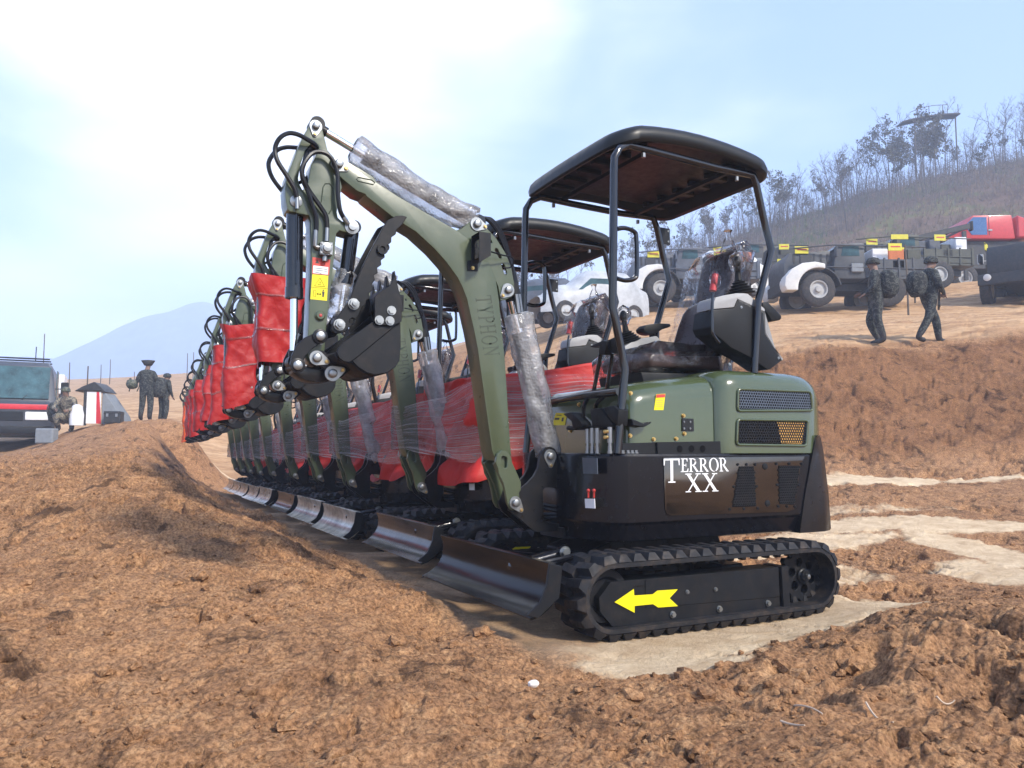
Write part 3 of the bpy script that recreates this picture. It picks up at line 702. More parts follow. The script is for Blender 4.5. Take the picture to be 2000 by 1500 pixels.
# --- consoles
z1 = lambda x, y: (1120 + .22 * x, 440 + .22 * y)
g = G(); VC = .43
g.prism(uz([z1(*q) for q in [(1245, 745), (1248, 680), (1264, 642), (1330, 622), (1450, 602), (1545, 602), (1605, 655), (1700, 740), (1722, 960), (1735, 995), (1800, 1100), (1866, 1190), (1856, 1205), (1700, 960), (1690, 770), (1455, 660), (1432, 728)]], VC), .29, VC)
g.build('near_console_shell', 'plastic_grey', ex, 0.008, 2); con = ex.children[-1]; con.name = 'console'
g = G(); g.prism(uz([z1(*q) for q in [(1240, 750), (1430, 733), (1455, 668), (1686, 775), (1702, 962), (1852, 1200), (1745, 1282), (1718, 1276), (1560, 1165), (1400, 1085), (1290, 992), (1250, 962), (1220, 900)]], VC + .006), .285, VC + .006)
g.build('panel', 'plastic_black', con, 0.006, 2)
for q in [z1(1490, 727), z1(1820, 1178), z1(1385, 1232)]: bolt_part(P(*q, VC + .0065), Y1, .006, .004, 'zinc', con)
def joystick(base, topp, knob, v, parent):
    b, t, k = Vector(P(*base, v)), Vector(P(*topp, v)), Vector(P(*knob, v)); ax = (t - b); L = ax.length
    g = G(); prof = []
    for i in range(5): prof += [(L * i / 5, .078 - .011 * i), (L * (i + .5) / 5, .083 - .011 * i), (L * (i + .75) / 5, .066 - .011 * i)]
    prof += [(L, .024)]; g.lathe(b, ax, [(0, 0)] + prof + [(L, 0)], 18); j = g.build('joystick', 'plastic_black', parent)
    g = G(); g.tube([t - ax * .1, t.lerp(k, .5), k], [.022, .016, .017], 10); g.ball(k + ax * .15, (.022, .025, .035), 10, 8); g.build('handle', 'plastic_black', j)
    g = G(); g.ball(k + Vector((0, 0, .012)), (.048, .05, .062), 14, 10, lambda d: 1 + .22 * mnoise.noise(d * 3.1 + Vector((base[0], 0, 0)))); g.build('plastic_cover', 'clear_bag', j)
joystick((1447, 576), (1442, 548), (1440, 516), .36, con)
g = G(); pl = [P(x, y, .445) for x, y in [(1393, 572), (1391, 590), (1391, 640), (1394, 655), (1405, 670)]]; g.tube(smoothpath(pl, 4), .0075, 8)
g.mat = 1; g.cyl(P(1392, 568, .445), P(1397, 536, .445), .019, .017, 12); lv = g.build('safety_lever', ['black_gloss', 'red_grip'], con)
g = G(); g.ball(P(1397, 548, .445), (.032, .03, .05), 10, 8, lambda d: 1 + .2 * mnoise.noise(d * 3)); g.build('plastic_cover', 'clear_bag', lv)
g = G(); g.prism(uz([(1490, 590), (1500, 589), (1508, 597), (1528, 617), (1526, 625), (1508, 627), (1499, 612), (1490, 602)], .22), .10, .22); g.build('armrest', 'plastic_black', con, 0.012, 2)
VF = -.29; g = G()
g.prism(uz([(1219, 678), (1235, 667), (1252, 661), (1283, 656), (1289, 662), (1310, 692), (1300, 700), (1240, 706), (1221, 706)], VF), -.43, VF); con2 = g.build('console', 'plastic_grey', ex, 0.008, 2)
g = G(); g.prism(uz([(1234, 685), (1250, 674), (1280, 668), (1300, 691), (1255, 693)], VF + .003), VF - .01, VF + .003); g.prism(uz([(1221, 706), (1300, 700), (1300, 740), (1225, 740)], VF - .004), -.42, VF - .004); g.build('panel', 'plastic_black', con2, 0.004)
joystick((1228, 668), (1222, 647), (1218, 620), -.36, con2)
g = G(); g.prism(uz([(1257, 641), (1264, 634), (1285, 631), (1310, 632), (1311, 638), (1295, 643), (1284, 650), (1277, 653), (1268, 652), (1259, 648)], -.34), -.43, -.34); g.cyl(P(1274, 650, -.385), P(1274, 662, -.385), .02); g.build('armrest', 'plastic_black', con2, 0.01, 2)
for c in ex.children:
    pass
# --- boom
zA = lambda x, y: (480 + .3 * x, 200 + .3 * y)
zD = lambda x, y: (700 + .18 * x, 380 + .18 * y)
HB = .068
bp = [(643, 318), (648, 307), (660, 307), (678, 315), (708, 332), (730, 346), (735, 355), (777, 383), (840, 420), (891, 449), (914, 466), (936, 488), (954, 512), (968, 542), (975, 587), (979, 632), (986, 700), (990, 760), (997, 872), (999, 890), (968, 900), (961, 879), (933, 680), (925, 640), (921, 623), (912, 583), (903, 560), (894, 542), (873, 513), (849, 486), (812, 452), (786, 436), (765, 422), (740, 402), (716, 383), (714, 379), (698, 373), (672, 352), (652, 333)]
g = G(); g.prism(uz(bp, HB), -HB, HB)
boom = g.build('boom', 'green_paint', ex, 0.004, 2)
eo = [zD(1060, 388), zD(1120, 368), zD(1180, 318), zD(1228, 280), zD(1265, 266), zD(1310, 278), zD(1390, 360), zD(1500, 480), zD(1600, 640), zD(1660, 790), zD(1690, 960), zD(1692, 1060), zD(1665, 1110), zD(1600, 1140), zD(1542, 1152), (973, 560), (960, 530), (930, 490), (900, 462)]
slot1 = [zD(*q) for q in [(1490, 580), (1510, 585), (1555, 680), (1550, 695), (1530, 690), (1480, 600)]]
slot2 = [zD(*q) for q in [(1552, 752), (1575, 748), (1592, 775), (1614, 850), (1605, 875), (1588, 868), (1558, 785)]]
slot0 = [zD(*q) for q in [(1440, 490), (1455, 520), (1440, 532), (1428, 505)]]
g = G()
for a, b in ((.046, .060), (-.060, -.046)): g.prism(uz(eo, .060), a, b, holes=[uz(slot0, .06), uz(slot1, .06), uz(slot2, .06)])
g.split('boom_bracket', 'green_paint', boom, bevel=0.002)
s = lambda x, y: (920 + .16 * x, 840 + .16 * y)
fo = [(968, 904), (971, 886), (981, 879), (992, 882), (999, 894), (1001, 904), (1007, 917), (1018, 942), (1018, 957), (1014, 962), (1016, 981), (1011, 992), (1004, 998), (997, 995), (991, 984), (987, 962), (983, 944), (974, 926), (972, 914)]
so = [s(*q) for q in [(375, 330), (395, 312), (425, 318), (442, 345), (442, 440), (428, 465), (400, 460), (378, 430)]]
g = G()
for a, b in ((.0685, .088), (-.088, -.0685)): g.prism(uz(fo, .088), a, b, holes=[uz(so, .088)] if a > 0 else [])
g.split('boom_foot', 'green_paint', boom, bevel=0.003)
f0 = uz([(985, 890), (999, 896), (1010, 950), (1005, 990), (996, 985), (985, 950), (965, 905)], .068)
g = G(); g.prism(f0, -.068, -.045); g.prism(f0, .045, .068); g.split('boom_fork', 'green_paint', boom, bevel=0.002)
teardrop((1006, 982), (1017, 996), .0885, boom, .033)
teardrop(zD(1282, 322), zD(1368, 352), .0605, boom)
teardrop(zD(1620, 1038), zD(1562, 1098), .0605, boom)
teardrop((661, 321), (675, 330), HB + .0005, boom)
g = G(); t = lambda x, y, d: (lambda q: (q[0], HB + .0004 + d, q[2]))(Vector(P(928, 578, HB)) * (1 - x) * (1 - y) + Vector(P(945.5, 696, HB)) * x * (1 - y) + Vector(P(959, 576, HB)) * (1 - x) * y + Vector(P(976, 693, HB)) * x * y)
text(g, 'TYPHON', t, gap=.16, thick=.0008); tag(g.build('lettering', 'engraved_green', boom), 'dark serif lettering running down the boom')
g = G(); g.tube([P(x, y, HB + .0005) for x, y in [zA(730, 487), zA(722, 500), zA(730, 512), zA(830, 535), zA(840, 522)]] + [P(*zA(820, 505), HB + .0005)], .0025, 6, closed=True); g.build('weld_rib', 'engraved_green', boom)
# work lamp
g = G(); V0, V1 = .072, .168
a = [P(936, 452, V1), P(959, 452, V1), P(960, 499, V1), P(936, 513, V1)]
x0, x1_ = a[0][0], a[1][0]; zt, zb0, zb1 = a[0][2], a[3][2], a[2][2]
for va, vb in ((V0, V0 + .004), (V1 - .004, V1)): g.prism([(x0, zt), (x1_, zt), (x1_, zb1), (x0, zb0)], va, vb)
g.prism([(x0, zt), (x1_, zt), (x1_, zt - .004), (x0, zt - .004)], V0 + .0042, V1 - .0042)
g.prism([(x1_ - .0, zt - .0042), (x1_ + .004, zt - .0042), (x1_ + .004, zb1), (x1_, zb1)], V0 + .0042, V1 - .0042)
b = uz([zD(1182, 720), zD(1320, 700), zD(1290, 765), zD(1292, 832), zD(1180, 830)], HB); g.prism(b, HB + .0005, HB + .006)
g.mat = 2; g.bolt(P(*zD(1240, 797), HB + .0062), Y1, .008, .008)
lamp = g.build('work_lamp', ['black_steel', 'lens', 'brass'], boom, 0.001)
g = G(); g.box(x0 - .03, x0 - .012, V0 + .012, V1 - .012, zb0 + .035, zt - .03); g.build('lens', 'lens', lamp, 0.004, 2)
g = G(); g.tube(smoothpath([P(960, 492, .14), P(980, 498, .11), P(1000, 503, .09), P(1003, 515, .075), P(996, 522, .062), P(984, 523, .06)]), .004, 6); g.build('cable', 'hose_rubber', lamp)
g = G()
for k in range(3):
    o = .004 * k; g.tube(smoothpath([P(925 + 8 * k, 424 + 3 * k, .03 - .03 * k), P(950 + 4 * k, 428, .03 - .03 * k), P(972 + 3 * k, 452, .03 - .03 * k), P(988 + 2 * k, 490, .03 - .03 * k), P(1001 + k, 530, .02 - .03 * k), P(1006 + 2 * k, 560, .02 - .03 * k), P(1012 + 2 * k, 590, .03 - .03 * k), P(1018 + k, 640, .02 - .03 * k)]), .0105, 7)
g.mat = 1
for k in range(2): g.tube([P(1008 + 5 * k, 575, .05 - .03 * k), P(1013 + 5 * k, 612, .05 - .03 * k)], .012, 8)
g.tube([P(916, 422, .02), P(938, 428, .02)], .011, 8)
g.build('hose', ['hose_rubber', 'zinc'], boom)
# cylinders
def cylinder(pa, pb, rb, rr_, split, name, parent, port=True):
    """barrel from pa, rod to pb"""
    a, b = Vector(pa), Vector(pb); d = (b - a).normalized(); c = a.lerp(b, split)
    g = G(); g.lathe(a, d, [(-.02, 0), (-.02, rb * .8), (.0, rb * .95), (.03, rb), ((c - a).length - .05, rb), ((c - a).length - .049, rb * 1.08), ((c - a).length, rb * 1.08), ((c - a).length + .001, 0)], 22)
    g.cyl(a + Vector((0, -.042, 0)), a + Vector((0, .042, 0)), rb * .95)
    if port:
        q = d.orthogonal().normalized()
        g.tube([a + d * .06 + Vector((0, rb + .006, 0)), c - d * .06 + Vector((0, rb + .006, 0))], .006, 6)
    o = g.build(name, 'black_gloss', parent)
    g = G(); g.cyl(c + d * .0015, b, rr_); g.build('rod', 'chrome', o)
    g = G(); g.cyl(b + Vector((0, -.040, 0)), b + Vector((0, .040, 0)), rr_ * 1.9); g.cyl(b - d * rr_ * 3, b, rr_ * 1.35); g.build('rod_end', 'black_steel', o)
    return o
boom_cyl = cylinder(P(1074, 889, 0), P(993, 566, 0), .038, .021, .74, 'boom_cylinder', ex)
stick_cyl = cylinder(P(930, 436, 0), P(617, 247, 0), .038, .0185, .72, 'stick_cylinder', ex)
# --- stick
Hs = .055
sp_ = [(617, 235.5), (610, 237.5), (604, 245), (592, 266), (582, 289), (570, 320), (561, 341), (556.5, 368), (558, 392), (562, 409), (566, 413), (604, 421), (607, 433), (608, 500), (605, 583), (602, 647), (600, 690), (606, 708), (618, 714), (630, 708), (634, 683), (638, 633), (642, 600), (652, 510), (657, 456), (663, 450), (687, 457), (695, 449), (692, 438), (684, 433), (668, 432), (660, 425), (658, 414), (662, 390), (668, 366), (664, 345), (655, 318), (648, 303), (640, 293), (634, 269), (629, 249), (624, 239)]
sh = [(596, 294), (612, 276), (621, 283), (622, 292), (618, 303), (608, 322), (604, 344), (600, 366), (591, 371), (584, 358), (582.5, 348), (587, 322)]
g = G(); g.prism(uz(sp_, Hs), -Hs, Hs, holes=[uz(sh, Hs)])
stick = g.build('stick', 'green_paint', ex, 0.004, 2)
qz = lambda x, y: (500 + .1733 * x, 220 + .1733 * y)
g = G(); g.tube([P(*qz(*q), Hs + .0005) for q in [(735, 1010), (755, 840), (780, 800), (830, 800), (870, 850), (850, 1090), (820, 1140)]], .0028, 6); g.build('weld_rib', 'engraved_green', stick)
teardrop((616.5, 247), (614.5, 263), Hs + .0005, stick, .030, .012, .017)
h8 = lambda x, y: (540 + .2133 * x, 440 + .2133 * y)
g = G(); g.prism(uz([h8(400, 152), (h8(515, 160)), h8(513, 276), h8(398, 268)], Hs + .03), Hs + .0005, Hs + .035)
g.lathe(P(*h8(458, 212), Hs + .0352), Y1, [(0, .026), (.006, .026), (.008, .018), (.02, .018), (.022, 0)], 18)
for q in ((420, 165), (500, 175), (413, 248), (497, 258)): g.bolt(P(*h8(*q), Hs + .0352), Y1, .006, .005)
g.cyl(P(*h8(463, 25), .07), P(*h8(458, 150), .07), .011); g.cyl(P(*h8(443, 280), .07), P(*h8(440, 330), .07), .012)
g.tube([P(*h8(360, 45), .07), P(*h8(352, 190), .07), P(*h8(365, 200), .07), P(*h8(398, 205), .07)], .011, 8)
g.build('valve_block', 'zinc', stick, 0.001)
g = G(); V = Hs + .0004
def flat(pts, d=.0008, o=0):
    q = [(lambda a: (a[0], V + o, a[2]))(P(x, y, V)) for x, y in pts]; n = len(q)
    g.add(q + [(x, y + d, z) for x, y, z in q], [tuple(range(n)), tuple(range(2 * n - 1, n - 1, -1))] + [(k, (k + 1) % n, n + (k + 1) % n, n + k) for k in range(n)])
flat([h8(330, 292), h8(492, 315), h8(480, 458), h8(326, 444)]); g.mat = 1
flat([h8(338, 368), h8(474, 384), h8(470, 452), h8(332, 438)], .0004, .001); g.mat = 2
for k in range(3): flat([h8(345, 388 + 18 * k), h8(462 - 50 * (k == 2), 402 + 18 * k), h8(462 - 50 * (k == 2), 408 + 18 * k), h8(345, 394 + 18 * k)], .0003, .0016)
g.mat = 3; flat([h8(372, 318), h8(392, 350), h8(354, 346)], .0004, .001)
g.build('warning_sticker', ['red_vinyl', 'white_vinyl', 'plate_grey', 'ink'], stick)
g = G(); flat([h8(328, 448), h8(474, 462), h8(462, 692), h8(310, 676)]); g.mat = 1
def line(pts, w=.0012, closed=False):
    q = [(lambda a: (a[0], V + .0016, a[2]))(P(*h8(*p), V)) for p in pts]; g.tube(q, w, 4, closed=closed)
line([(398, 482), (440, 562), (347, 555)], closed=True); line([(322, 568), (466, 580)], .0006)
line([(340, 595), (362, 597), (358, 652), (336, 650)], .0008, True); line([(372, 628), (405, 632)]); line([(380, 620), (371, 628), (379, 637)]); line([(398, 622), (406, 632), (396, 640)])
line([(388, 530), (398, 515), (408, 535)], .0008); line([(378, 540), (412, 546)], .0008)
flat([h8(422, 590), h8(436, 592), h8(434, 603), h8(422, 602)], .0004, .001); flat([h8(416, 606), h8(440, 608), h8(437, 632), h8(434, 660), h8(428, 658), h8(427, 634), h8(424, 658), h8(418, 657), h8(419, 632)], .0004, .001)
tag(g.build('warning_sticker', ['yellow_vinyl', 'ink'], stick), 'yellow sticker with a triangle and a standing figure')
g = G(); g.lathe(P(*h8(398, 828), Hs + .0005), Y1, [(0, .024), (.006, .024), (.012, .017), (.016, .017), (.016, .008), (.010, 0)], 20); g.mat = 1; g.lathe(P(*h8(402, 826), Hs + .011), Y1, [(0, .0), (0, .009), (.008, .007), (.009, 0)], 12); g.build('grease_plug', ['green_paint', 'red_grip'], stick)
teardrop(h8(368, 1215), h8(458, 1250), .088, stick, .034)
g = G(); g.cyl((P(*h8(368, 1215), .0)[0], -.087, P(*h8(368, 1215), 0)[2]), (P(*h8(368, 1215), .0)[0], .087, P(*h8(368, 1215), 0)[2]), .026); g.build('pin', 'black_steel', stick)
bc = cylinder(P(576, 398, 0), P(573.5, 708, 0), .0385, .0175, .60, 'bucket_cylinder', ex)
g = G(); g.lathe(P(*qz(450, 1000), Hs), Y1, [(0, .028), (.006, .028), (.01, .014), (.014, 0)], 16); g.cyl(P(*qz(463, 950), .075), P(*qz(465, 1085), .075), .009); g.build('hose_fitting', 'zinc', stick)
# hoses looping round the stick head
hz = [([(690, 395, .05), (655, 350, .075), (590, 310, .09), (480, 250, .10), (370, 232, .10), (270, 285, .10), (215, 400, .09), (240, 540, .09), (340, 700, .085), (430, 850, .08), (460, 955, .075)]),
      ([(640, 410, -.02), (430, 393, -.075), (330, 392, -.08), (230, 430, -.08), (150, 540, -.08), (148, 640, -.08), (200, 760, -.08), (330, 930, -.08), (400, 1040, -.07)]),
      ([(985, 1180, .07), (945, 1090, .085), (922, 900, .09), (920, 720, .09), (895, 600, .09), (830, 490, .09), (740, 445, .09), (640, 455, .095), (560, 540, .10), (515, 650, .10), (545, 770, .095), (600, 880, .085), (720, 1050, .08), (790, 1170, .075), (802, 1300, .07)]),
      ([(690, 440, .0), (590, 420, .03), (545, 560, .06), (520, 650, .06), (530, 770, .08), (590, 900, .085), (640, 1060, .08), (680, 1190, .075), (680, 1330, .07)]),
      ([(470, 800, -.03), (540, 760, 0), (610, 690, -.03), (640, 610, -.05)])]
for h_ in hz:
    g = G(); g.tube(smoothpath([P(*qz(x, y), v) for x, y, v in h_], 5), .0105 if h_ is not hz[-1] else .008, 8); g.build('hose', 'hose_rubber', stick)
g = G(); g.tube([P(*qz(985, 1180), .07), P(*qz(1040, 1255), .065)], .012, 8); g.lathe(P(*qz(1070, 1300), .04), Y1, [(0, .034), (.02, .034), (.022, .02), (.035, .018), (.036, 0)], 16); g.build('hose_fitting', 'zinc', stick)
# thumb cylinder behind the stick
th_cyl = cylinder(P(688, 447, 0), P(663, 630, 0), .034, .017, .6, 'thumb_cylinder', ex)
hH = lambda x, y: (340 + x / 3, 400 + y / 3)
# --- linkage
lk = [hH(*q) for q in [(830, 748), (858, 742), (880, 758), (886, 785), (866, 806), (815, 840), (770, 885), (752, 930), (746, 962), (720, 978), (692, 968), (680, 935), (690, 880), (718, 822), (765, 778)]]
g = G()
for a, b in ((.080, .098), (-.098, -.080)): g.prism(uz(lk, .098), a, b)
link = g.build('side_link', 'black_steel', ex, 0.003)
for c_ in (hH(855, 771), hH(722, 942)):
    g = G(); p = P(*c_, .0985); g.lathe(p, Y1, [(0, .034), (.008, .034), (.010, .030), (.010, .0)], 18); g.cyl((p[0], -.10, p[2]), (p[0], .098, p[2]), .02); g.mat = 1; g.lathe((p[0], .1087, p[2]), Y1, [(0, .021), (.008, .021), (.010, .018), (.011, .0)], 18); g.build('pin', ['black_steel', 'zinc'], link)
g = G(); q0 = hH(722, 942); g.tube([P(q0[0] + 9, q0[1], .10), P(q0[0] + 18, q0[1] + 1, .10)], .006, 6); q0 = hH(858, 795); g.tube([P(q0[0], q0[1], .10), P(q0[0] + 2, q0[1] + 8, .10)], .006, 6); g.split('grease_nipple', 'zinc', link)
bk_ = [hH(*q) for q in [(690, 925), (725, 908), (770, 945), (860, 962), (925, 945), (965, 985), (950, 1020), (905, 1035), (850, 1042), (790, 1036), (735, 1012), (697, 985)]]
g = G(); g.prism(uz(bk_, .05), -.05, .05); g.build('bucket_link', 'black_paint', ex, 0.006, 2)
# --- bucket
WB = .185
z6 = lambda x, y: (540 + .15 * x, 580 + .15 * y)
shell = [(652, 690), (659, 704), (686, 711), (700, 722), (714, 731), (731, 734), (756, 729), (771, 718), (780, 700), (781.5, 670), (781, 630), (776, 590), (769, 550)]
so_ = uz(shell, WB); cc = (sum(p[0] for p in so_) / len(so_), sum(p[1] for p in so_) / len(so_))
si = [(x + (cc[0] - x) * .07, z + (cc[1] - z) * .07) for x, z in so_]
g = G(); g.prism(so_ + si[::-1], -WB + .001, WB - .001)
bucket = g.build('bucket', 'black_steel', ex, 0.002, angle=50)
g = G(); sd = [z6(*q) for q in [(770, 720), (800, 800), (860, 850), (985, 845), (1060, 920), (1160, 985), (1270, 1018), (1430, 988), (1540, 915), (1592, 830), (1608, 650), (1603, 345), (1580, 200), (1540, 80), (1250, 330)]]
for a, b in ((WB, WB + .012), (-WB - .012, -WB)): g.prism(uz(sd, WB), a, b)
g.split('side_plate', 'black_steel', bucket, bevel=0.002)
bar = [z6(*q) for q in [(770, 725), (785, 675), (850, 600), (1240, 328), (1270, 372), (1330, 385), (1490, 385), (1580, 345), (985, 832), (930, 858), (860, 850), (797, 800)]]
g = G()
for a, b in ((WB + .0125, WB + .021), (-WB - .021, -WB - .0125)): g.prism(uz(bar, WB), a, b)
g.split('wear_strip', 'black_steel', bucket, bevel=0.003)
cut = [(728, 582), (740, 571), (756, 561), (766, 545), (772, 560), (781, 590), (780, 630), (764, 638), (740, 637), (731, 632), (728, 626)]
g = G()
for a, b in ((WB + .0212, WB + .033), (-WB - .033, -WB - .0212)): g.prism(uz(cut, WB), a, b)
ct = g.split('side_cutter', 'black_steel', bucket, bevel=0.002)[0]
for q in ((1497, 178), (1337, 303), (1475, 312)): bolt_part(P(*z6(*q), WB + .0335), Y1, .016, .012, 'zinc', ct)
tp = Vector(P(769, 552, WB))
for k in range(4):
    v = WB - .02 - .11 * k; g = G(); x, z = tp.x, tp.z
    g.prism([(x - .03, z - .10), (x + .008, z - .09), (x + .004, z - .01), (x - .004, z + .06), (x - .02, z - .01)], v - .022, v + .022); g.build('tooth', 'black_steel', bucket, 0.004)
ear = [hH(*q) for q in [(800, 880), (835, 862), (880, 880), (960, 860), (1000, 905), (1040, 960), (985, 1010), (945, 1022), (900, 1000), (880, 960), (815, 925)]]
g = G()
for a, b in ((.066, .086), (-.086, -.066)): g.prism(uz(ear, .086), a, b)
g.split('ear', 'black_steel', bucket, bevel=0.003)
teardrop(hH(927, 989), hH(985, 968), .0865, bucket, .036)
g = G()
for k in range(3):
    t0 = .16 + .05 * k
    rib = [so_[4 + k], so_[5 + k]]
    (x0_, y0_), (x2_, y2_) = rib; dx, dz = x2_ - x0_, y2_ - y0_; l = math.hypot(dx, dz); nx_, nz_ = dz / l, -dx / l
    if (x0_ + nx_ - cc[0]) ** 2 + (y0_ + nz_ - cc[1]) ** 2 < (x0_ - cc[0]) ** 2 + (y0_ - cc[1]) ** 2: nx_, nz_ = -nx_, -nz_
    g.prism([(x0_ + dx * .2, y0_ + dz * .2), (x0_ + dx * .75, y0_ + dz * .75), (x0_ + dx * .7 + nx_ * .01, y0_ + dz * .7 + nz_ * .01), (x0_ + dx * .25 + nx_ * .01, y0_ + dz * .25 + nz_ * .01)], -WB + .003, WB - .003)
g.split('wear_rib', 'black_steel', bucket)
# --- thumb
thp = [hH(*q) for q in [(1366, 70), (1335, 62), (1300, 65), (1250, 90), (1215, 150), (1150, 270), (1105, 360), (1060, 470), (1030, 555), (985, 618), (930, 695), (922, 735), (948, 757), (990, 747), (1050, 692), (1085, 640), (1098, 602), (1122, 585), (1128, 560), (1150, 545), (1142, 520), (1168, 492), (1160, 465), (1178, 440), (1172, 412), (1195, 398), (1190, 370), (1216, 352), (1212, 325), (1236, 308), (1232, 282), (1252, 262), (1248, 240), (1274, 218), (1274, 190), (1300, 172), (1305, 145), (1335, 118)]]
g = G(); hole = [hH(1047 + 20 * math.cos(t), 683 + 20 * math.sin(t)) for t in [k * math.pi / 6 for k in range(12)]]
for a, b in ((.075, .095), (-.075, -.055)): g.prism(uz(thp, .095), a, b, holes=[uz(hole, .095)])
p = P(*hH(1220, 262), .02); g.cyl((p[0], -.0545, p[2]), (p[0], .0745, p[2]), .02)
p = P(*hH(1140, 400), .02); g.cyl((p[0], -.0545, p[2]), (p[0], .0745, p[2]), .02)
thumb = g.build('thumb', 'black_steel', ex, 0.003)
for q in ((1052, 582), (968, 703)):
    g = G(); p = P(*hH(*q), .0955); g.lathe(p, Y1, [(0, .027), (.004, .027), (.005, .0)], 18); g.lathe((p[0], .1, p[2]), Y1, [(0, .023), (.018, .023), (.019, 0)], 6); g.lathe((p[0], .1195, p[2]), Y1, [(0, .013), (.008, .013), (.009, 0)], 12); g.build('bolt', 'zinc', thumb)
g = G(); p = P(*hH(1218, 262), .0955); g.lathe(p, Y1, [(0, .026), (.014, .026), (.014, .014), (.006, .012), (.006, 0)], 18); g.build('boss', 'black_steel', thumb)

# ------------------------------------------------------------------ the row of ten: copies of the whole tree
def children_of(o): return list(o.children)
FINE = {'bolt', 'hose_fitting', 'grease_nipple', 'weld_rib', 'screw', 'coupling', 'data_plate', 'tag_card', 'front_sticker', 'hood_sticker', 'hinge', 'stamped_mark', 'roller', 'roof_hole', 'rib', 'roof_panel', 'pedal', 'pedal_bar', 'foot_rest', 'step_box', 'frame_bolts', 'plug', 'warning_sticker', 'grease_plug', 'cable', 'vent', 'grille', 'bracket', 'pin'}
def base(n): return n.split('.')[0]
def copy_tree(o, parent=None, skip=()):
    c = o.copy(); COL.objects.link(c); c.parent = parent
    for ch in children_of(o):
        if base(ch.name) not in skip: copy_tree(ch, c, skip)
    return c
TS = [(0, 0, 0), (-.142, -1.715, .007), (-.164, -3.584, -.03), (-.230, -5.115, -.032), (-.348, -6.98, -.065), (-.421, -8.956, -.084), (-.486, -10.49, -.116), (-.554, -12.02, -.126), (-.63, -13.548, -.147), (-.693, -14.947, -.152)]
ORD = ['first', 'second', 'third', 'fourth', 'fifth', 'sixth', 'seventh', 'eighth', 'ninth', 'tenth']
GRP = 'mini excavators parked in a row'
machines = []; BLM = {}
for i, t in enumerate(TS):
    if i == 0: o = ex
    else:
        skip = {'safety_lever_x'} if i < 2 else ({'armrest_x'} | (FINE if i > 3 else {'data_plate', 'tag_card', 'front_sticker', 'hood_sticker', 'step_box', 'vent', 'grille'}))
        o = copy_tree(ex, None, skip | {'hood_sticker', 'front_sticker', 'warning_sticker', 'valve_block'})
    w = world(t[0], t[1], 0); o.location = (w.x, w.y, t[2])
    if i: o.rotation_euler = (0, 0, R(207) + R((rng.random() - .5) * .8))
    machines.append(o)
    if i:       # the blades further along still carry shiny protective film
        for c_ in o.children:
            if base(c_.name) == 'blade':
                key = 'dull' if i in (1, 4) else 'shiny'
                if key not in BLM: BLM[key] = c_.data.copy(); BLM[key].materials.clear(); BLM[key].materials.append(MATS['blade_film' if key == 'shiny' else 'blade_half'])
                c_.data = BLM[key]
    lab = {0: 'olive green mini excavator nearest in the row, uncovered, with white lettering on its black side',
           9: 'olive green mini excavator at the far end of the row, bag on its arm coloured orange as if sunlit'}.get(i, f'olive green mini excavator, {ORD[i]} from the near end of the row, under red covers')
    tag(o, lab, 'excavator', GRP)
# ------------------------------------------------------------------ packing: bubble wrap, red covers, stretch film
def noise3(x, y, z): return mnoise.noise(Vector((x, y, z)))
def sleeve(g, p0, p1, rad, seed, off=(0, 0, 0), n=34, k=26, amp=.26, flare=0.0):
    a, b = Vector(p0), Vector(p1); d = (b - a).normalized(); q = d.orthogonal().normalized(); w = d.cross(q); rings = []
    for i in range(n + 1):
        t = i / n; c = a.lerp(b, t) + Vector(off) * math.sin(math.pi * t)
        r0 = rad * (1 + flare * t) * (0.72 if i in (0, n) else 1)
        ring_ = []
        for j in range(k):
            an = 2 * math.pi * j / k
            e = q * math.cos(an) + w * math.sin(an)
            f = 1 + amp * noise3(e.x * 1.6 + seed, e.y * 1.6, t * 5 + e.z) + amp * .40 * noise3(e.x * 3 + seed, e.z * 3 + 7, t * 11) + amp * .05 * noise3(e.x * 7, e.y * 7 + seed, t * 30)
            ring_.append(c + e * r0 * f)
        rings.append(ring_)
    g.loft(rings, cap=False)
def attach(o, m): o.location = m.location; o.rotation_euler = m.rotation_euler; return o
def whose(i): return ['the nearest', 'the second', 'the third', 'the fourth', 'the fifth', 'the sixth', 'the seventh', 'the eighth', 'the ninth', 'the farthest'][i] + ' excavator'
protos = {}
for var in (0, 1):
    g = G(); sleeve(g, P(1070, 893, 0), P(1012, 612, 0), .066, 3 + 20 * var, off=(0, 0, 0), n=60, flare=.14); 
    protos['b', var] = g
    g = G(); sleeve(g, P(926, 432, 0), P(688, 291, 0), .072, 11 + 20 * var, off=(-.012, 0, -.034), n=60); protos['s', var] = g
built = {}
for i, m in enumerate(machines):
    for key, nm, lb in (('b', 'bubble_wrap', 'bubble wrap sleeve round the boom cylinder of '), ('s', 'bubble_wrap', 'bubble wrap sleeve on top of the boom, round the arm cylinder of ')):
        k = (key, i % 2)
        if k in built: o = built[k].copy(); COL.objects.link(o)
        else: o = built[k] = protos[k].build(nm, 'bubble_wrap', angle=70)
        attach(o, m); tag(o, lb + whose(i), 'bubble wrap', 'bubble wrap sleeves on the cylinders')
g = G(); sleeve(g, P(676, 530, -.02), P(657, 622, 0), .050, 40, n=30, amp=.35)
tag(attach(g.build('bubble_wrap', 'bubble_wrap', angle=70), machines[0]), 'short crumpled bubble wrap behind the claw of the nearest excavator', 'bubble wrap', 'bubble wrap sleeves on the cylinders')

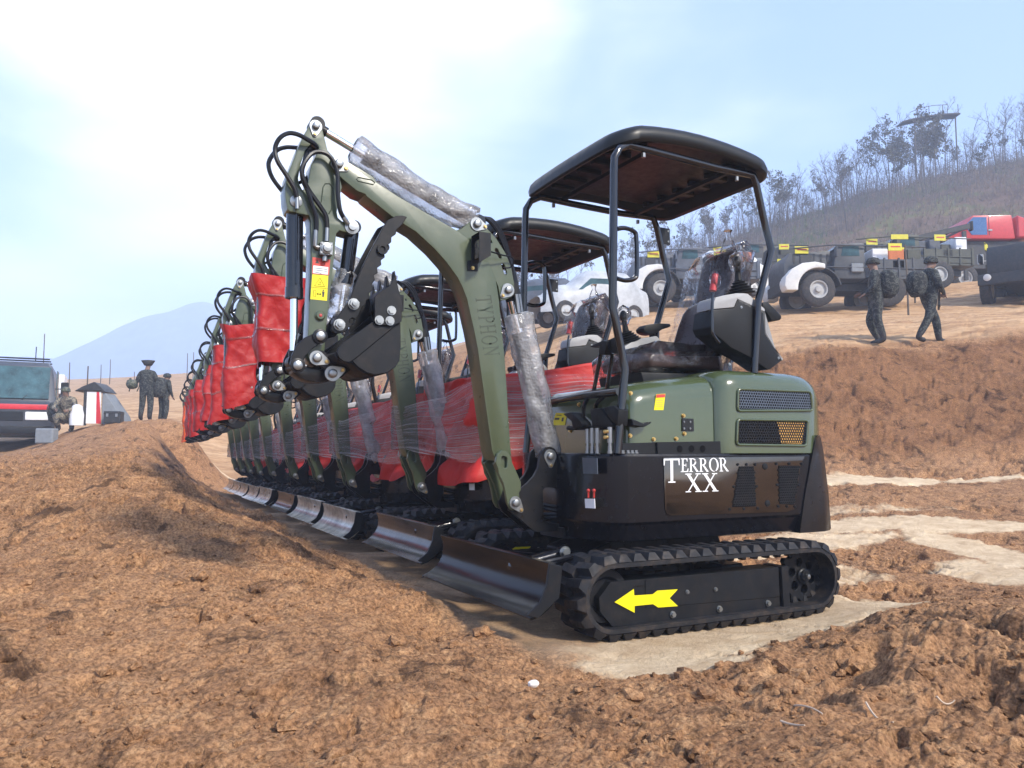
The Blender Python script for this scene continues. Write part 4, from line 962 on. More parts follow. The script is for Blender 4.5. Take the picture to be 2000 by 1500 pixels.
def rrect(x0, x1, y0, y1, r, n=5, m=9):
    pts = []
    cs = ((x1 - r, y1 - r, 0), (x0 + r, y1 - r, 90), (x0 + r, y0 + r, 180), (x1 - r, y0 + r, 270))
    for q, (cx_, cy_, a0) in enumerate(cs):
        for k in range(n + 1): pts.append((cx_ + r * math.cos(R(a0 + 90 * k / n)), cy_ + r * math.sin(R(a0 + 90 * k / n))))
        nx = cs[(q + 1) % 4]; a1 = a0 + 90; p = pts[-1]
        e = (nx[0] + r * math.cos(R(a1)), nx[1] + r * math.sin(R(a1)))
        for k in range(1, m): pts.append((p[0] + (e[0] - p[0]) * k / m, p[1] + (e[1] - p[1]) * k / m))
    return pts
def arm_bag(seed, zb, mat):
    g = G(); rings = []; n = 46; zt = 1.985
    for i in range(n + 1):
        t = i / n; ring_ = []
        sw = .012 * math.sin(t * 9 + seed)
        for x, y in rrect(1.655 + sw + .05 * t, 1.975 + sw + .03 * math.sin(3 * t + seed) * .5 - .01 * t, -.115, .118, .035, 4, 16):
            z0 = zb + .11 * (1.98 - x) / .32 * (.5 + .5 * math.sin(seed * 2.1)) - .02
            z = zt - .035 * noise3(x * 6, y * 6, seed) + (z0 - zt) * t - .03 * (x - 1.84)
            dn = noise3(x * 4 + seed, y * 4, z * 3.2) * .030 - abs(noise3(x * 6 - z * 5 + seed, y * 6, z * 2.5)) * .026 + abs(noise3(x * 9 + z * 7 + seed * 3, y * 9, z * 4 + 9)) * .012 + noise3(x * 22, y * 22, z * 18 + seed) * .007
            cx_, cy_ = 1.84, 0; l = math.hypot(x - cx_, y - cy_)
            ring_.append((x + (x - cx_) / l * dn, y + (y - cy_) / l * dn, z))
        rings.append(ring_)
    g.loft(rings, cap=False)
    rr_ = [[(1.84 + (p[0] - 1.84) * s, p[1] * s, p[2] + dz) for p in rings[0]] for s, dz in ((.93, -.01), (1.0, .0))]
    o = g.build('arm_cover', mat, angle=180)
    for tz in (.16, .52) if seed % 2 else (.22, .62):
        i = int(tz * n); g = G()
        for da in (0, 2):
            pass
        band = [[(1.84 + (p[0] - 1.84) * 1.025, p[1] * 1.045, p[2] + .004 * noise3(p[0] * 9, p[1] * 9, seed)) for p in rings[i + k]] for k in (0, 1)]
        g.loft(band, cap=False); g.build('packing_tape', 'packing_tape', o, angle=180)
    return o
bags = {}
for i, m in enumerate(machines):
    if i == 0: continue
    mat = 'sunlit_tarp' if i == 9 else 'red_sleeve'  # last sleeve: daylight through the cloth is put into its orange colour
    o = arm_bag(i + 1, {1: 1.43, 2: 1.27, 3: 1.18, 4: 1.30, 5: 1.24}.get(i, 1.2 + .05 * (i % 3)), mat)
    attach(o, m)
    tag(o, ('sunlit-coloured orange' if i == 9 else 'dark red') + ' fabric sleeve taped round the arm of ' + whose(i), 'cover', 'fabric sleeves on the excavator arms')
def body_tarp(seed):
    g = G(); rings = []; n = 40
    for i in range(n + 1):
        t = i / n; ring_ = []
        ex_ = .0 + .05 * t
        for x, y in rrect(-1.13, .56 + .04 * math.sin(seed), -.545, .55, .10, 6, 30):
            ztop = 1.385 + .15 * (.28 - x) + .03 * noise3(x * 2, y * 2, seed)
            zbot = .80 - .22 * max(0, min(1, (x - .1) / .45)) * (1 - .5 * abs(y)) + .05 * noise3(x * 3 + seed, y * 3, 0)
            z = ztop + (zbot - ztop) * t
            fold = .055 * noise3(x * 3 + seed, y * 3, z * 2.2) + .13 * abs(noise3((x + y) * 3.1 - z * 2.6 + seed, (x - y) * 2, z * 2.4)) - .05 * abs(noise3((x - y) * 5 + z * 4 + seed, x * 3, z * 5)) + .012 * noise3(x * 14, y * 14, z * 11 + seed)
            fl = (0.5 if t < .22 else 1.0)
            l = math.hypot(x + .25, y); ring_.append((x + (x + .25) / l * (fold * fl - .02 * (1 - t)), y + y / l * (fold * fl * .8 - .01), z))
        rings.append(ring_)
    inner = [[(-.25 + (p[0] + .25) * s, p[1] * s, p[2] - dz) for p in rings[0]] for s, dz in ((.80, .06), (.93, .004), (.985, -.004))]
    g.loft(inner + rings, cap=False)
    # a gathered corner hanging in front
    k = G()
    return g.build('body_cover', 'red_tarp', angle=180)
tarps = []
for i, m in enumerate(machines):
    if i == 0: continue
    if i <= 4: o = body_tarp(i * 1.7); tarps.append(o)
    else: o = tarps[i % 4].copy(); COL.objects.link(o)
    attach(o, m); tag(o, 'red fabric cover draped round the body of ' + whose(i), 'cover', 'red covers round the excavator bodies')
def film(seed):
    g = G(); r2 = random.Random(seed)
    path = [(-.95, .60, .92, 1.36), (-.3, .615, .90, 1.38), (.25, .61, .82, 1.36), (.56, .50, .76, 1.33), (.76, .28, .80, 1.22), (.93, .09, .85, 1.16), (1.01, .0, .85, 1.16), (.95, -.09, .85, 1.16), (.60, -.42, .8, 1.3), (-.2, -.6, .9, 1.36), (-.9, -.58, .92, 1.36)]
    pts = smoothpath([(a, b, 0) for a, b, _, _ in path], 7); lo = smoothpath([(z0, z1_, 0) for _, _, z0, z1_ in path], 7); m_ = 14
    vs = []; uv = []; n = len(pts)
    for i, (p, l) in enumerate(zip(pts, lo)):
        for j in range(m_ + 1):
            t = j / m_; z = l[0] + (l[1] - l[0]) * t + .015 * noise3(i * .2, j * .4, seed)
            w = .012 * noise3(i * .4 + seed, j * .7, 0)
            vs.append((p.x + w, p.y + w, z)); uv.append((i / n, t + .02 * math.sin(i * .5 + seed)))
    fs = [(i * (m_ + 1) + j, (i + 1) * (m_ + 1) + j, (i + 1) * (m_ + 1) + j + 1, i * (m_ + 1) + j + 1) for i in range(n - 1) for j in range(m_)]
    g.add(vs, fs, uv); return g.build('stretch_film', 'stretch_film', angle=180)
films = [film(s_) for s_ in (1, 2, 3)]
for i, m in enumerate(machines):
    if i == 0: continue
    o = films[i - 1] if i <= 3 else films[i % 3].copy()
    if i > 3: COL.objects.link(o)
    attach(o, m); tag(o, 'clear stretch film wound round the boom and red cover of ' + whose(i), 'stretch film', 'stretch film round booms and covers')
# ------------------------------------------------------------------ terrain: one sheet from the camera's feet to the far hills
CTRL = []      # (x, y, z)
def cp(px, py, d): CTRL.append(tuple(at_depth(px, py, d)))
def cw_(x, y, z): CTRL.append((x, y, z))
for t in TS:
    for u, v in ((0, 0), (.9, .6), (.9, -.6), (-.9, .6), (-.9, -.6), (1.25, 0), (-1.6, 0)):
        q = world(u + t[0], v + t[1], 0); cw_(q.x, q.y, t[2] + .018)
for q in ((1190, 1320, 3.25), (1400, 1290, 3.45), (1600, 1245, 3.8), (1050, 1230, 3.45), (1720, 1180, 4.4), (1900, 1120, 5.3)): 
    p = at_depth(*q); cw_(p.x, p.y, .010)
for q in [(0, 925, 7.0), (150, 905, 6.8), (300, 922, 6.4), (440, 990, 6.2), (560, 1048, 5.4), (700, 1118, 4.6), (830, 1184, 3.9), (960, 1236, 3.45), (1080, 1275, 3.2), (0, 1050, 4.6), (150, 1080, 4.2), (300, 1020, 5.0), (0, 1200, 3.2), (300, 1200, 3.3), (500, 1180, 3.5), (700, 1250, 2.95), (0, 1350, 2.5), (250, 1400, 2.3), (500, 1400, 2.3), (750, 1400, 2.3), (1000, 1350, 2.65), (0, 1500, 2.0), (500, 1500, 1.95), (1000, 1500, 1.95), (1250, 1400, 2.4), (1500, 1500, 1.9), (1500, 1340, 2.65), (1750, 1300, 2.75), (2000, 1200, 3.0), (1830, 1235, 2.95), (2000, 1350, 2.5), (2000, 1500, 1.9), (1750, 1400, 2.3),
          (0, 905, 12), (0, 897, 16), (100, 895, 13), (100, 882, 18), (200, 885, 14), (200, 858, 18), (280, 872, 14), (-200, 905, 12), (-200, 897, 16), (-400, 930, 7.0), (-400, 1200, 3.2), (-400, 1500, 2.0), (2400, 1240, 3.0), (2400, 1500, 1.9),
          (2000, 1150, 4.6), (1800, 1050, 6.6), (2000, 1010, 7.4), (1700, 945, 9.5), (1850, 950, 9.5), (2000, 945, 9.3), (1640, 900, 11.6), (1800, 905, 11.4), (2000, 908, 11.0), (2400, 950, 9.3), (2400, 905, 11.0),
          (1560, 700, 14.8), (1650, 680, 15.2), (1720, 668, 15.6), (1820, 663, 15.6), (1900, 660, 15.4), (2000, 653, 15.2), (2400, 640, 15), (1640, 800, 13.2), (1800, 800, 13.2), (2000, 790, 13),
          (1560, 640, 19.5), (1750, 625, 20), (2000, 610, 20), (1580, 598, 24.5), (1800, 580, 25.5), (2000, 566, 26), (2400, 560, 26), (1400, 598, 26), (1250, 605, 27), (1100, 632, 28), (1300, 690, 17.5), (1450, 690, 16),
          (1100, 730, 20), (900, 745, 23), (700, 768, 26), (900, 690, 38), (700, 712, 45),
          (400, 936, 25.5), (450, 942, 23), (340, 940, 21.5), (420, 890, 29), (450, 860, 31), (350, 905, 19), (350, 830, 22), (290, 818, 19), (240, 840, 17.5), (440, 805, 33), (500, 800, 34), (600, 790, 34),
          (50, 880, 22), (20, 878, 25), (130, 842, 23), (-200, 886, 21), (180, 832, 23.5), (285, 770, 38), (130, 775, 45), (480, 760, 45), (0, 780, 45),
          (480, 722, 75), (300, 733, 75), (130, 745, 75), (-200, 750, 75), (700, 708, 80), (900, 680, 85), (1100, 600, 85),
          (1250, 540, 75), (1400, 490, 75), (1500, 452, 75), (1600, 420, 75), (1750, 372, 74), (1900, 345, 72), (2000, 322, 72), (2300, 280, 70), (1500, 530, 45), (1750, 510, 44), (2000, 480, 42), (2300, 470, 42), (1300, 560, 46), (1650, 470, 58), (1900, 420, 56),
          (1100, 640, 46), (1250, 560, 120), (1500, 470, 115), (1800, 420, 110), (2200, 330, 110), (900, 700, 140), (600, 728, 140), (300, 740, 140), (0, 745, 140)]: cp(*q)
for az in (-75, 75): 
    for r_ in (2, 4, 8, 16, 40, 120): CTRL.append((r_ * math.sin(R(az)), r_ * math.cos(R(az)), .02 * r_ if az < 0 else .05 * r_))
C = np.array(CTRL); cr_ = np.hypot(C[:, 0], C[:, 1]); ca_ = np.arctan2(C[:, 0], C[:, 1])
X = np.stack([ca_ * 1.6, np.log(cr_)], 1); S = (C[:, 2] - CAMH) / cr_
def tps(d2): return np.where(d2 > 1e-12, d2 * np.log(np.maximum(d2, 1e-12)) * .5, 0)
n_ = len(X); K = tps(((X[:, None] - X[None]) ** 2).sum(-1)) + np.eye(n_) * 4e-4
Pm = np.concatenate([np.ones((n_, 1)), X], 1); A_ = np.zeros((n_ + 3, n_ + 3)); A_[:n_, :n_] = K; A_[:n_, n_:] = Pm; A_[n_:, :n_] = Pm.T
W_ = np.linalg.solve(A_, np.concatenate([S, np.zeros(3)]))
GA, GLR = np.linspace(-1.5, 1.5, 260), np.linspace(math.log(.9), math.log(170), 330)
gx = np.stack(np.meshgrid(GA * 1.6, GLR, indexing='ij'), -1).reshape(-1, 2)
val = np.concatenate([tps(((gx[k:k + 4000, None] - X[None]) ** 2).sum(-1)) @ W_[:n_] for k in range(0, len(gx), 4000)]) + W_[n_] + gx @ W_[n_ + 1:]
GRID = val.reshape(len(GA), len(GLR))
def base_h(x, y):
    r_ = np.hypot(x, y); a = np.arctan2(x, y)
    ac = np.clip(a, -1.45, 1.45); lr = np.clip(np.log(np.maximum(r_, .91)), GLR[0], GLR[-1])
    fi = (ac - GA[0]) / (GA[1] - GA[0]); fj = (lr - GLR[0]) / (GLR[1] - GLR[0])
    i = np.clip(fi.astype(int), 0, len(GA) - 2); j = np.clip(fj.astype(int), 0, len(GLR) - 2); fi = fi - i; fj = fj - j
    s = GRID[i, j] * (1 - fi) * (1 - fj) + GRID[i + 1, j] * fi * (1 - fj) + GRID[i, j + 1] * (1 - fi) * fj + GRID[i + 1, j + 1] * fi * fj
    z = CAMH + s * r_
    k = np.clip((np.abs(a) - .95) / .5, 0, 1); k = k * k * (3 - 2 * k)          # behind the camera: gently flat
    k2 = np.clip((1.6 - r_) / .7, 0, 1)
    z = z * (1 - k) + k * .03
    return z * (1 - k2) + .02 * k2
def hash2(ix, iy, seed):
    h = (ix.astype(np.int64) * 374761393 + iy.astype(np.int64) * 668265263 + seed * 1442695040888963) & 0x7fffffff
    h = ((h ^ (h >> 13)) * 1274126177) & 0x7fffffff
    return ((h ^ (h >> 16)) & 0xffff) / 65535.0
def vnoise(x, y, seed=0):
    ix = np.floor(x); iy = np.floor(y); fx = x - ix; fy = y - iy; fx = fx * fx * fx * (fx * (fx * 6 - 15) + 10); fy = fy * fy * fy * (fy * (fy * 6 - 15) + 10)
    return (hash2(ix, iy, seed) * (1 - fx) * (1 - fy) + hash2(ix + 1, iy, seed) * fx * (1 - fy) + hash2(ix, iy + 1, seed) * (1 - fx) * fy + hash2(ix + 1, iy + 1, seed) * fx * fy) * 2 - 1
def fbm(x, y, f, oct_, seed=0, gain=.55, ridge=False):
    o = 0; a = 1.0; tot = 0
    for k in range(oct_):
        c, s = math.cos(.6 * k + .3), math.sin(.6 * k + .3)
        v = vnoise((x * c - y * s) * f, (x * s + y * c) * f, seed + k * 17)
        if ridge: v = 1 - 2 * np.abs(v)
        o = o + a * v; tot += a; a *= gain; f *= 2.03
    return o / tot
def smooth(a, b, t): t = np.clip((t - a) / float(b - a), 0, 1); return t * t * (3 - 2 * t)
# pale sandy patches on the pit floor (their own outline, in plan)
PALE = []
for px_, d_, rx, ry, rot, k in [(1430, 3.72, 1.0, .40, .48, 1.0), (1265, 3.2, .36, .24, .2, .95), (1640, 4.3, .55, .36, .4, .85), (1480, 6.6, 1.2, .5, .1, 1.0), (1750, 7.2, 1.3, .40, -.15, 1.0), (1890, 6.2, .35, .8, .3, .95), (1960, 5.4, .30, .6, .5, .8), (1700, 10.2, .95, .55, .1, 1.0), (1950, 10.0, .9, .3, .1, .55), (400, 24.5, 2.6, 1.3, 0, 1.0), (1600, 8.0, 1.6, .25, 0, .35), (1500, 5.4, .9, .5, 0, .4)]:
    p_ = CAM + ray(px_, 880) * (d_ / ray(px_, 880).y); PALE.append((p_.x, p_.y, rx, ry, rot, k))
def pale(x, y):
    wx = x + .20 * fbm(x, y, 1.6, 4, 91); wy = y + .20 * fbm(x, y, 1.6, 4, 55); o = np.zeros_like(x)
    for cx_, cy_, rx, ry, rot, k in PALE:
        c, s = math.cos(rot), math.sin(rot); dx, dy = wx - cx_, wy - cy_
        d = np.hypot((dx * c + dy * s) / rx, (-dx * s + dy * c) / ry); o = np.maximum(o, k * (1 - smooth(.50, 1.18, d)))
    return o
MACH = [world(t[0] + .0, t[1], 0) for t in TS]
def height(x, y, full=False):
    r_ = np.hypot(x, y); z = base_h(x, y); pl = pale(x, y)
    near = np.zeros_like(x)                      # level, packed ground where the machines stand
    for m_ in MACH:
        dx, dy = x - m_.x, y - m_.y; u = -(dx * BK.x + dy * BK.y); v = -(dx * AW.x + dy * AW.y)
        near = np.maximum(near, 1 - smooth(.0, .26, np.maximum(np.abs(u) - .92, np.abs(v) - .76)))
    flat = np.maximum(pl * .9, near * .93)
    far = smooth(9, 30, r_)
    rough = (1 - flat) * (1 - .35 * far)
    floor_ = smooth(1.1, 2.0, x / np.maximum(y, .1) * 3) * smooth(3.6, 4.6, r_) * (1 - smooth(11.0, 12.2, r_))
    rough = rough * (1 - .62 * floor_)
    und = fbm(x, y, .55, 3, 3) * .07 * np.minimum(1, r_ / 6) * (1 - flat) * (1 - .6 * floor_)
    wx = x + .10 * fbm(x, y, 2.3, 3, 21); wy = y + .10 * fbm(x, y, 2.3, 3, 33)
    # furrows dragged up the slopes
    fur = fbm((wx * .80 + wy * .6) * .6, (-wx * .6 + wy * .8) * 3.0, 1.2, 4, 40, ridge=True) * .028
    cl = fbm(wx, wy, 2.6, 6, 7, .62)
    clod = fbm(wx, wy, 7.5, 5, 63, .6)
    pit = -np.maximum(0, fbm(wx, wy, 1.9, 3, 77) - .34) * .20
    sc_ = np.minimum(1.6, .55 + r_ * .11)
    clump = smooth(-.05, .5, fbm(x, y, .75, 3, 120))
    tb = np.abs(fbm(wx * .8 + wy * .6, (-wx * .6 + wy * .8) * 1.8, 9.0, 4, 140, .6)) * 2
    gr2 = fbm(wx, wy, 24.0, 3, 171, .65)
    pk = smooth(.12, .55, fbm(wx + wy * .5, wy - wx * .5, 2.7, 3, 222)) * smooth(.0, .4, fbm(wx, wy, 8.0, 4, 231, .65))
    d = (fur * (1 - .5 * floor_) + cl * .040 * sc_ + clod * (.014 + .030 * clump) * np.minimum(1.3, .6 + r_ * .08) + pit * sc_ - tb * .014 * np.minimum(1.5, .5 + r_ * .15) + gr2 * .0075 * np.minimum(2, .6 + .3 * r_) - pk * .055 * np.minimum(1.8, .6 + .2 * r_))
    d = d * (1 + .9 * smooth(6, 9, r_) * (1 - smooth(22, 28, r_)) * (x < 0))
    m0 = MACH[0]; dx, dy = x - m0.x, y - m0.y; u0_ = -(dx * BK.x + dy * BK.y); v0_ = np.abs(-(dx * AW.x + dy * AW.y) + .06 * np.sin(u0_ * 1.1))
    prints = smooth(.40, .45, v0_) * (1 - smooth(.66, .71, v0_)) * (1 - smooth(-1.0, -.75, u0_)) * smooth(-4.5, -3.2, u0_)
    d = d * (1 - .6 * prints) - prints * (.012 + .016 * (np.sin(u0_ * 6.283 / .085 + 6 * (v0_ > .555)) > .1))
    lowr = smooth(.55, 1.0, x) * smooth(3.6, 3.0, r_)
    d = d + lowr * (np.maximum(0, fbm(wx, wy, 3.2, 5, 401, .6)) * .11 - np.maximum(0, fbm(wx, wy, 2.4, 4, 411, .6) - .1) * .12)
    bank = smooth(11.4, 12.2, y) * (1 - smooth(14.9, 15.7, y)) * (x > 0)
    d = d + bank * (fbm((wx + .5 * wy) * 1.2, wy * .6, .9, 5, 200, ridge=True) * .13 + .05 * fbm(wx, wy, 2, 4, 210))
    d = d * (1 - .45 * smooth(16, 18, r_) * (1 - smooth(40, 50, r_)))
    hill = smooth(38, 60, r_) * smooth(.05, .25, np.arctan2(x, y))
    d = d + hill * fbm(x, y, .18, 5, 9) * 1.0
    z = z + und + d * rough - .012 * (1 - near) * (1 - pl)
    if full: return z, pl, near, hill
    return z
def hz_(x, y): return float(height(np.array([x]), np.array([y]))[0])
az = np.concatenate([np.linspace(-180, -62, 40, endpoint=False), np.linspace(-62, -38, 60, endpoint=False), np.linspace(-38, 38, 860, endpoint=False), np.linspace(38, 62, 60, endpoint=False), np.linspace(62, 180, 40)])
lr = np.concatenate([np.linspace(math.log(.12), math.log(1.35), 14, endpoint=False), np.linspace(math.log(1.35), math.log(7.5), 520, endpoint=False), np.linspace(math.log(7.5), math.log(32), 260, endpoint=False), np.linspace(math.log(32), math.log(165), 110)])
AZ, LRR = np.meshgrid(np.radians(az), lr, indexing='ij')
GX, GY = np.exp(LRR) * np.sin(AZ), np.exp(LRR) * np.cos(AZ)
Z, PL, NR, HL = height(GX, GY, True)
na, nl = AZ.shape
co_ = np.stack([GX, GY, Z], -1).reshape(-1, 3).astype(np.float32)
idx = np.arange(na * nl).reshape(na, nl)
q_ = np.stack([idx[:-1, :-1], idx[1:, :-1], idx[1:, 1:], idx[:-1, 1:]], -1).reshape(-1, 4)
me = bpy.data.meshes.new('ground'); me.vertices.add(len(co_)); me.vertices.foreach_set('co', co_.ravel())
me.loops.add(q_.size); me.loops.foreach_set('vertex_index', q_.ravel().astype(np.int32))
me.polygons.add(len(q_)); me.polygons.foreach_set('loop_start', np.arange(0, q_.size, 4, dtype=np.int32))
me.update(calc_edges=True); me.polygons.foreach_set('use_smooth', np.ones(len(q_), dtype=bool))
for nm_, arr in (('sand', PL), ('packed', NR), ('hill', HL), ('bank', smooth(11.3, 12.2, GY) * (1 - smooth(14.95, 15.3, GY + .45 * fbm(GX, GY, 1.2, 4, 610))) * (GX > 0) * 1.0), ('field', np.where(GX > 0, smooth(15.1, 15.9, GY + .4 * fbm(GX, GY, 1.5, 4, 640)), smooth(25, 32, np.hypot(GX, GY))) * (1 - HL))):
    at_ = me.attributes.new(nm_, 'FLOAT', 'POINT'); at_.data.foreach_set('value', arr.ravel().astype(np.float32))
gr_ = bpy.data.objects.new('ground', me); COL.objects.link(gr_); tag(gr_, kind='structure')
# soil material
m, nt, p, o_ = nodes('soil')
def attr(n_):
    a = nt.nodes.new('ShaderNodeAttribute'); a.attribute_name = n_; return a.outputs['Fac']
def mixc(f, a, b):
    x = nt.nodes.new('ShaderNodeMix'); x.data_type = 'RGBA'
    if hasattr(f, 'node'): nt.links.new(f, x.inputs[0])
    else: x.inputs[0].default_value = f
    for s_, v in ((6, a), (7, b)):
        if hasattr(v, 'node'): nt.links.new(v, x.inputs[s_])
        else: x.inputs[s_].default_value = (*v, 1)
    return x.outputs[2]
n_big = tex(nt, .9, 4, .6); n_mid = tex(nt, 5.5, 9, .72, dist=.6); n_fine = tex(nt, 62, 6, .75); n_fib = tex(nt, 20, 8, .78, stretch=(1.0, .5, 1.0), dist=.7)
c1 = ramp(nt, n_mid.outputs['Fac'], [(.34, (.078, .036, .019)), (.46, (.265, .137, .066)), (.56, (.40, .215, .100)), (.70, (.60, .375, .19))]).outputs['Color']
c2 = ramp(nt, n_fib.outputs['Fac'], [(.36, (.12, .058, .031)), (.50, (.305, .16, .081)), (.66, (.58, .36, .185))]).outputs['Color']
c3 = mixc(.5, c1, c2)
c4 = mixc(ramp(nt, n_big.outputs['Fac'], [(.35, (0, 0, 0)), (.68, (.55, .55, .55))]).outputs['Color'], c3, (.42, .235, .118))
fine = ramp(nt, n_fine.outputs['Fac'], [(.40, (.42, .39, .37)), (.5, (.98, .96, .95)), (.62, (1.5, 1.48, 1.44))]).outputs['Color']
ml = nt.nodes.new('ShaderNodeMix'); ml.data_type = 'RGBA'; ml.blend_type = 'MULTIPLY'; ml.inputs[0].default_value = .85; nt.links.new(c4, ml.inputs[6]); nt.links.new(fine, ml.inputs[7])
pit_shade = ramp(nt, tex(nt, 3.1, 8, .74, dist=.6, stretch=(1, .75, 1)).outputs['Fac'], [(.545, (0, 0, 0)), (.635, (.82, .82, .82))]).outputs['Color']  # dark blotches paint the shade of small pits into the soil colour
c5 = mixc(pit_shade, ml.outputs[2], (.050, .028, .018))
sandc = mixc(ramp(nt, n_mid.outputs['Fac'], [(.35, (0, 0, 0)), (.7, (1, 1, 1))]).outputs['Color'], (.52, .365, .215), (.82, .645, .42))
sn = nt.nodes.new('ShaderNodeMath'); sn.operation = 'MULTIPLY_ADD'; nt.links.new(tex(nt, 4.5, 8, .75).outputs['Fac'], sn.inputs[0]); sn.inputs[1].default_value = 1.1; nt.links.new(attr('sand'), sn.inputs[2])
c6 = mixc(ramp(nt, sn.outputs[0], [(.74, (0, 0, 0)), (1.18, (1, 1, 1))]).outputs['Color'], c5, sandc)
mlp = nt.nodes.new('ShaderNodeMath'); mlp.operation = 'MULTIPLY'; nt.links.new(attr('packed'), mlp.inputs[0]); mlp.inputs[1].default_value = .55
c7 = mixc(mlp.outputs[0], c6, mixc(.5, sandc, (.34, .22, .13)))
fieldc = ramp(nt, tex(nt, 2.2, 8, .7, stretch=(.35, 1.6, 1)).outputs['Fac'], [(.33, (.30, .165, .085)), (.5, (.50, .305, .16)), (.66, (.62, .41, .235))]).outputs['Color']
c7 = mixc(attr('field'), c7, fieldc)
hillc = ramp(nt, tex(nt, .22, 7, .65).outputs['Fac'], [(.32, (.10, .066, .048)), (.50, (.17, .11, .075)), (.58, (.12, .125, .045)), (.70, (.26, .165, .10))]).outputs['Color']
bk = nt.nodes.new('ShaderNodeMix'); bk.data_type = 'RGBA'; bk.blend_type = 'MULTIPLY'; nt.links.new(attr('bank'), bk.inputs[0]); nt.links.new(c7, bk.inputs[6]); bk.inputs[7].default_value = (.66, .60, .56, 1)
c8 = mixc(attr('hill'), bk.outputs[2], hillc)
nt.links.new(c8, p.inputs['Base Color']); p.inputs['Roughness'].default_value = .95; p.inputs['Specular IOR Level'].default_value = .15
ha = nt.nodes.new('ShaderNodeMath'); ha.operation = 'ADD'; nt.links.new(n_fine.outputs['Fac'], ha.inputs[0]); nt.links.new(n_fib.outputs['Fac'], ha.inputs[1])
bump(nt, p, ha.outputs[0], .75, .022)
me.materials.append(m)
# crumbs and clods of soil lying on it
nr = np.random.default_rng(5)
cnt = 7500
r_ = np.exp(nr.uniform(math.log(1.6), math.log(7.5), cnt)); a_ = np.radians(nr.uniform(-40, 40, cnt)); xs, ys = r_ * np.sin(a_), r_ * np.cos(a_)
zz, pp, nn, _h = height(xs, ys, True)
keep = (pp < .25) & (nn < .3) & (fbm(xs, ys, .8, 3, 300) + nr.uniform(-.5, .5, cnt) > .05)
xs, ys, zz, r_ = xs[keep], ys[keep], zz[keep], r_[keep]
ico = bmesh.new(); bmesh.ops.create_icosphere(ico, subdivisions=2, radius=1); iv = np.array([v.co[:] for v in ico.verts]); jf = np.array([[v.index for v in f.verts] for f in ico.faces]); ico.free()
size = .0035 + .0095 * nr.random(len(xs)) ** 3 * np.minimum(1.6, r_ / 2.5)
big = nr.permutation(len(xs))[:420]; size[big] = .010 + .026 * nr.random(420) ** 2.4 * np.minimum(1.4, r_[big] / 2.5)
V_, F_ = [], []
shp = [1 + .6 * np.array([noise3(*(q * 1.7 + k * 9)) for q in iv]) + .5 * np.array([noise3(*(q * 4 + k * 5)) for q in iv]) for k in range(12)]
for k in range(len(xs)):
    s = size[k]; ang = nr.uniform(0, 6.28); c, sn = math.cos(ang), math.sin(ang)
    q = iv * shp[k % 12][:, None] * s * np.array([1.2, .9, .7]); q = np.stack([q[:, 0] * c - q[:, 1] * sn, q[:, 0] * sn + q[:, 1] * c, q[:, 2]], 1)
    V_.append(q + np.array([xs[k], ys[k], zz[k] + s * .15])); F_.append(jf + k * len(iv))
V_ = np.concatenate(V_).astype(np.float32); F_ = np.concatenate(F_)
me2 = bpy.data.meshes.new('soil_clods'); me2.vertices.add(len(V_)); me2.vertices.foreach_set('co', V_.ravel()); me2.loops.add(F_.size); me2.loops.foreach_set('vertex_index', F_.ravel().astype(np.int32))
me2.polygons.add(len(F_)); me2.polygons.foreach_set('loop_start', np.arange(0, F_.size, 3, dtype=np.int32)); me2.update(calc_edges=True); me2.polygons.foreach_set('use_smooth', np.zeros(len(F_), dtype=bool))
me2.materials.append(m); oc = bpy.data.objects.new('soil_clods', me2); COL.objects.link(oc); tag(oc, kind='stuff')
# dry stalks, a pale stone
simple('straw', (.55, .42, .30), .8); simple('pale_stone', (.72, .69, .64), .8, bmp=.4, bs=40)
def on_ground(px, py, d0):
    """first point of the pixel's ray that meets the ground"""
    r = ray(px, py); t = 1.0
    while t < 160:
        q = CAM + r * t
        if q.z < hz_(q.x, q.y): break
        t += .02 + t * .004
    return q
for k, (a, b, lb) in enumerate((((1552, 1380), (1607, 1414), 'long pale dry stalk lying on the dark soil in front of the track'), ((1525, 1418), (1572, 1431), 'short curved dry stalk beside the long pale one'), ((1692, 1390), (1745, 1418), 'thin dry stalk beside a dark hole in the soil'), ((1830, 1372), (1866, 1386), 'small dry stalk at the right of the foreground soil'))):
    A2, B2 = on_ground(*a, 0), on_ground(*b, 0); pts = []
    for i in range(9):
        q = A2.lerp(B2, i / 8); pts.append((q.x, q.y, 0))
    zs_ = [hz_(x, y) for x, y, _ in pts]; k9 = np.polyfit(range(9), zs_, 2); zs2 = np.polyval(k9, range(9)); up = max(a - b for a, b in zip(zs_, zs2)) * .6
    pts = [(x, y, float(z) + up + .004) for (x, y, _), z in zip(pts, zs2)]
    g = G(); g.tube(pts, [.0035 - .0002 * i for i in range(9)], 6); tag(g.build('dry_stalk', 'straw'), lb, 'stalk', 'dry stalks on the soil')
q = on_ground(1042, 1338, 0); g = G(); g.ball((q.x, q.y, q.z + .004), (.020, .016, .014), 12, 8, lambda d: 1 + .25 * noise3(*(d * 2)))
tag(g.build('pale_stone', 'pale_stone'), 'small white stone lying on the soil before the nearest track', 'stone')
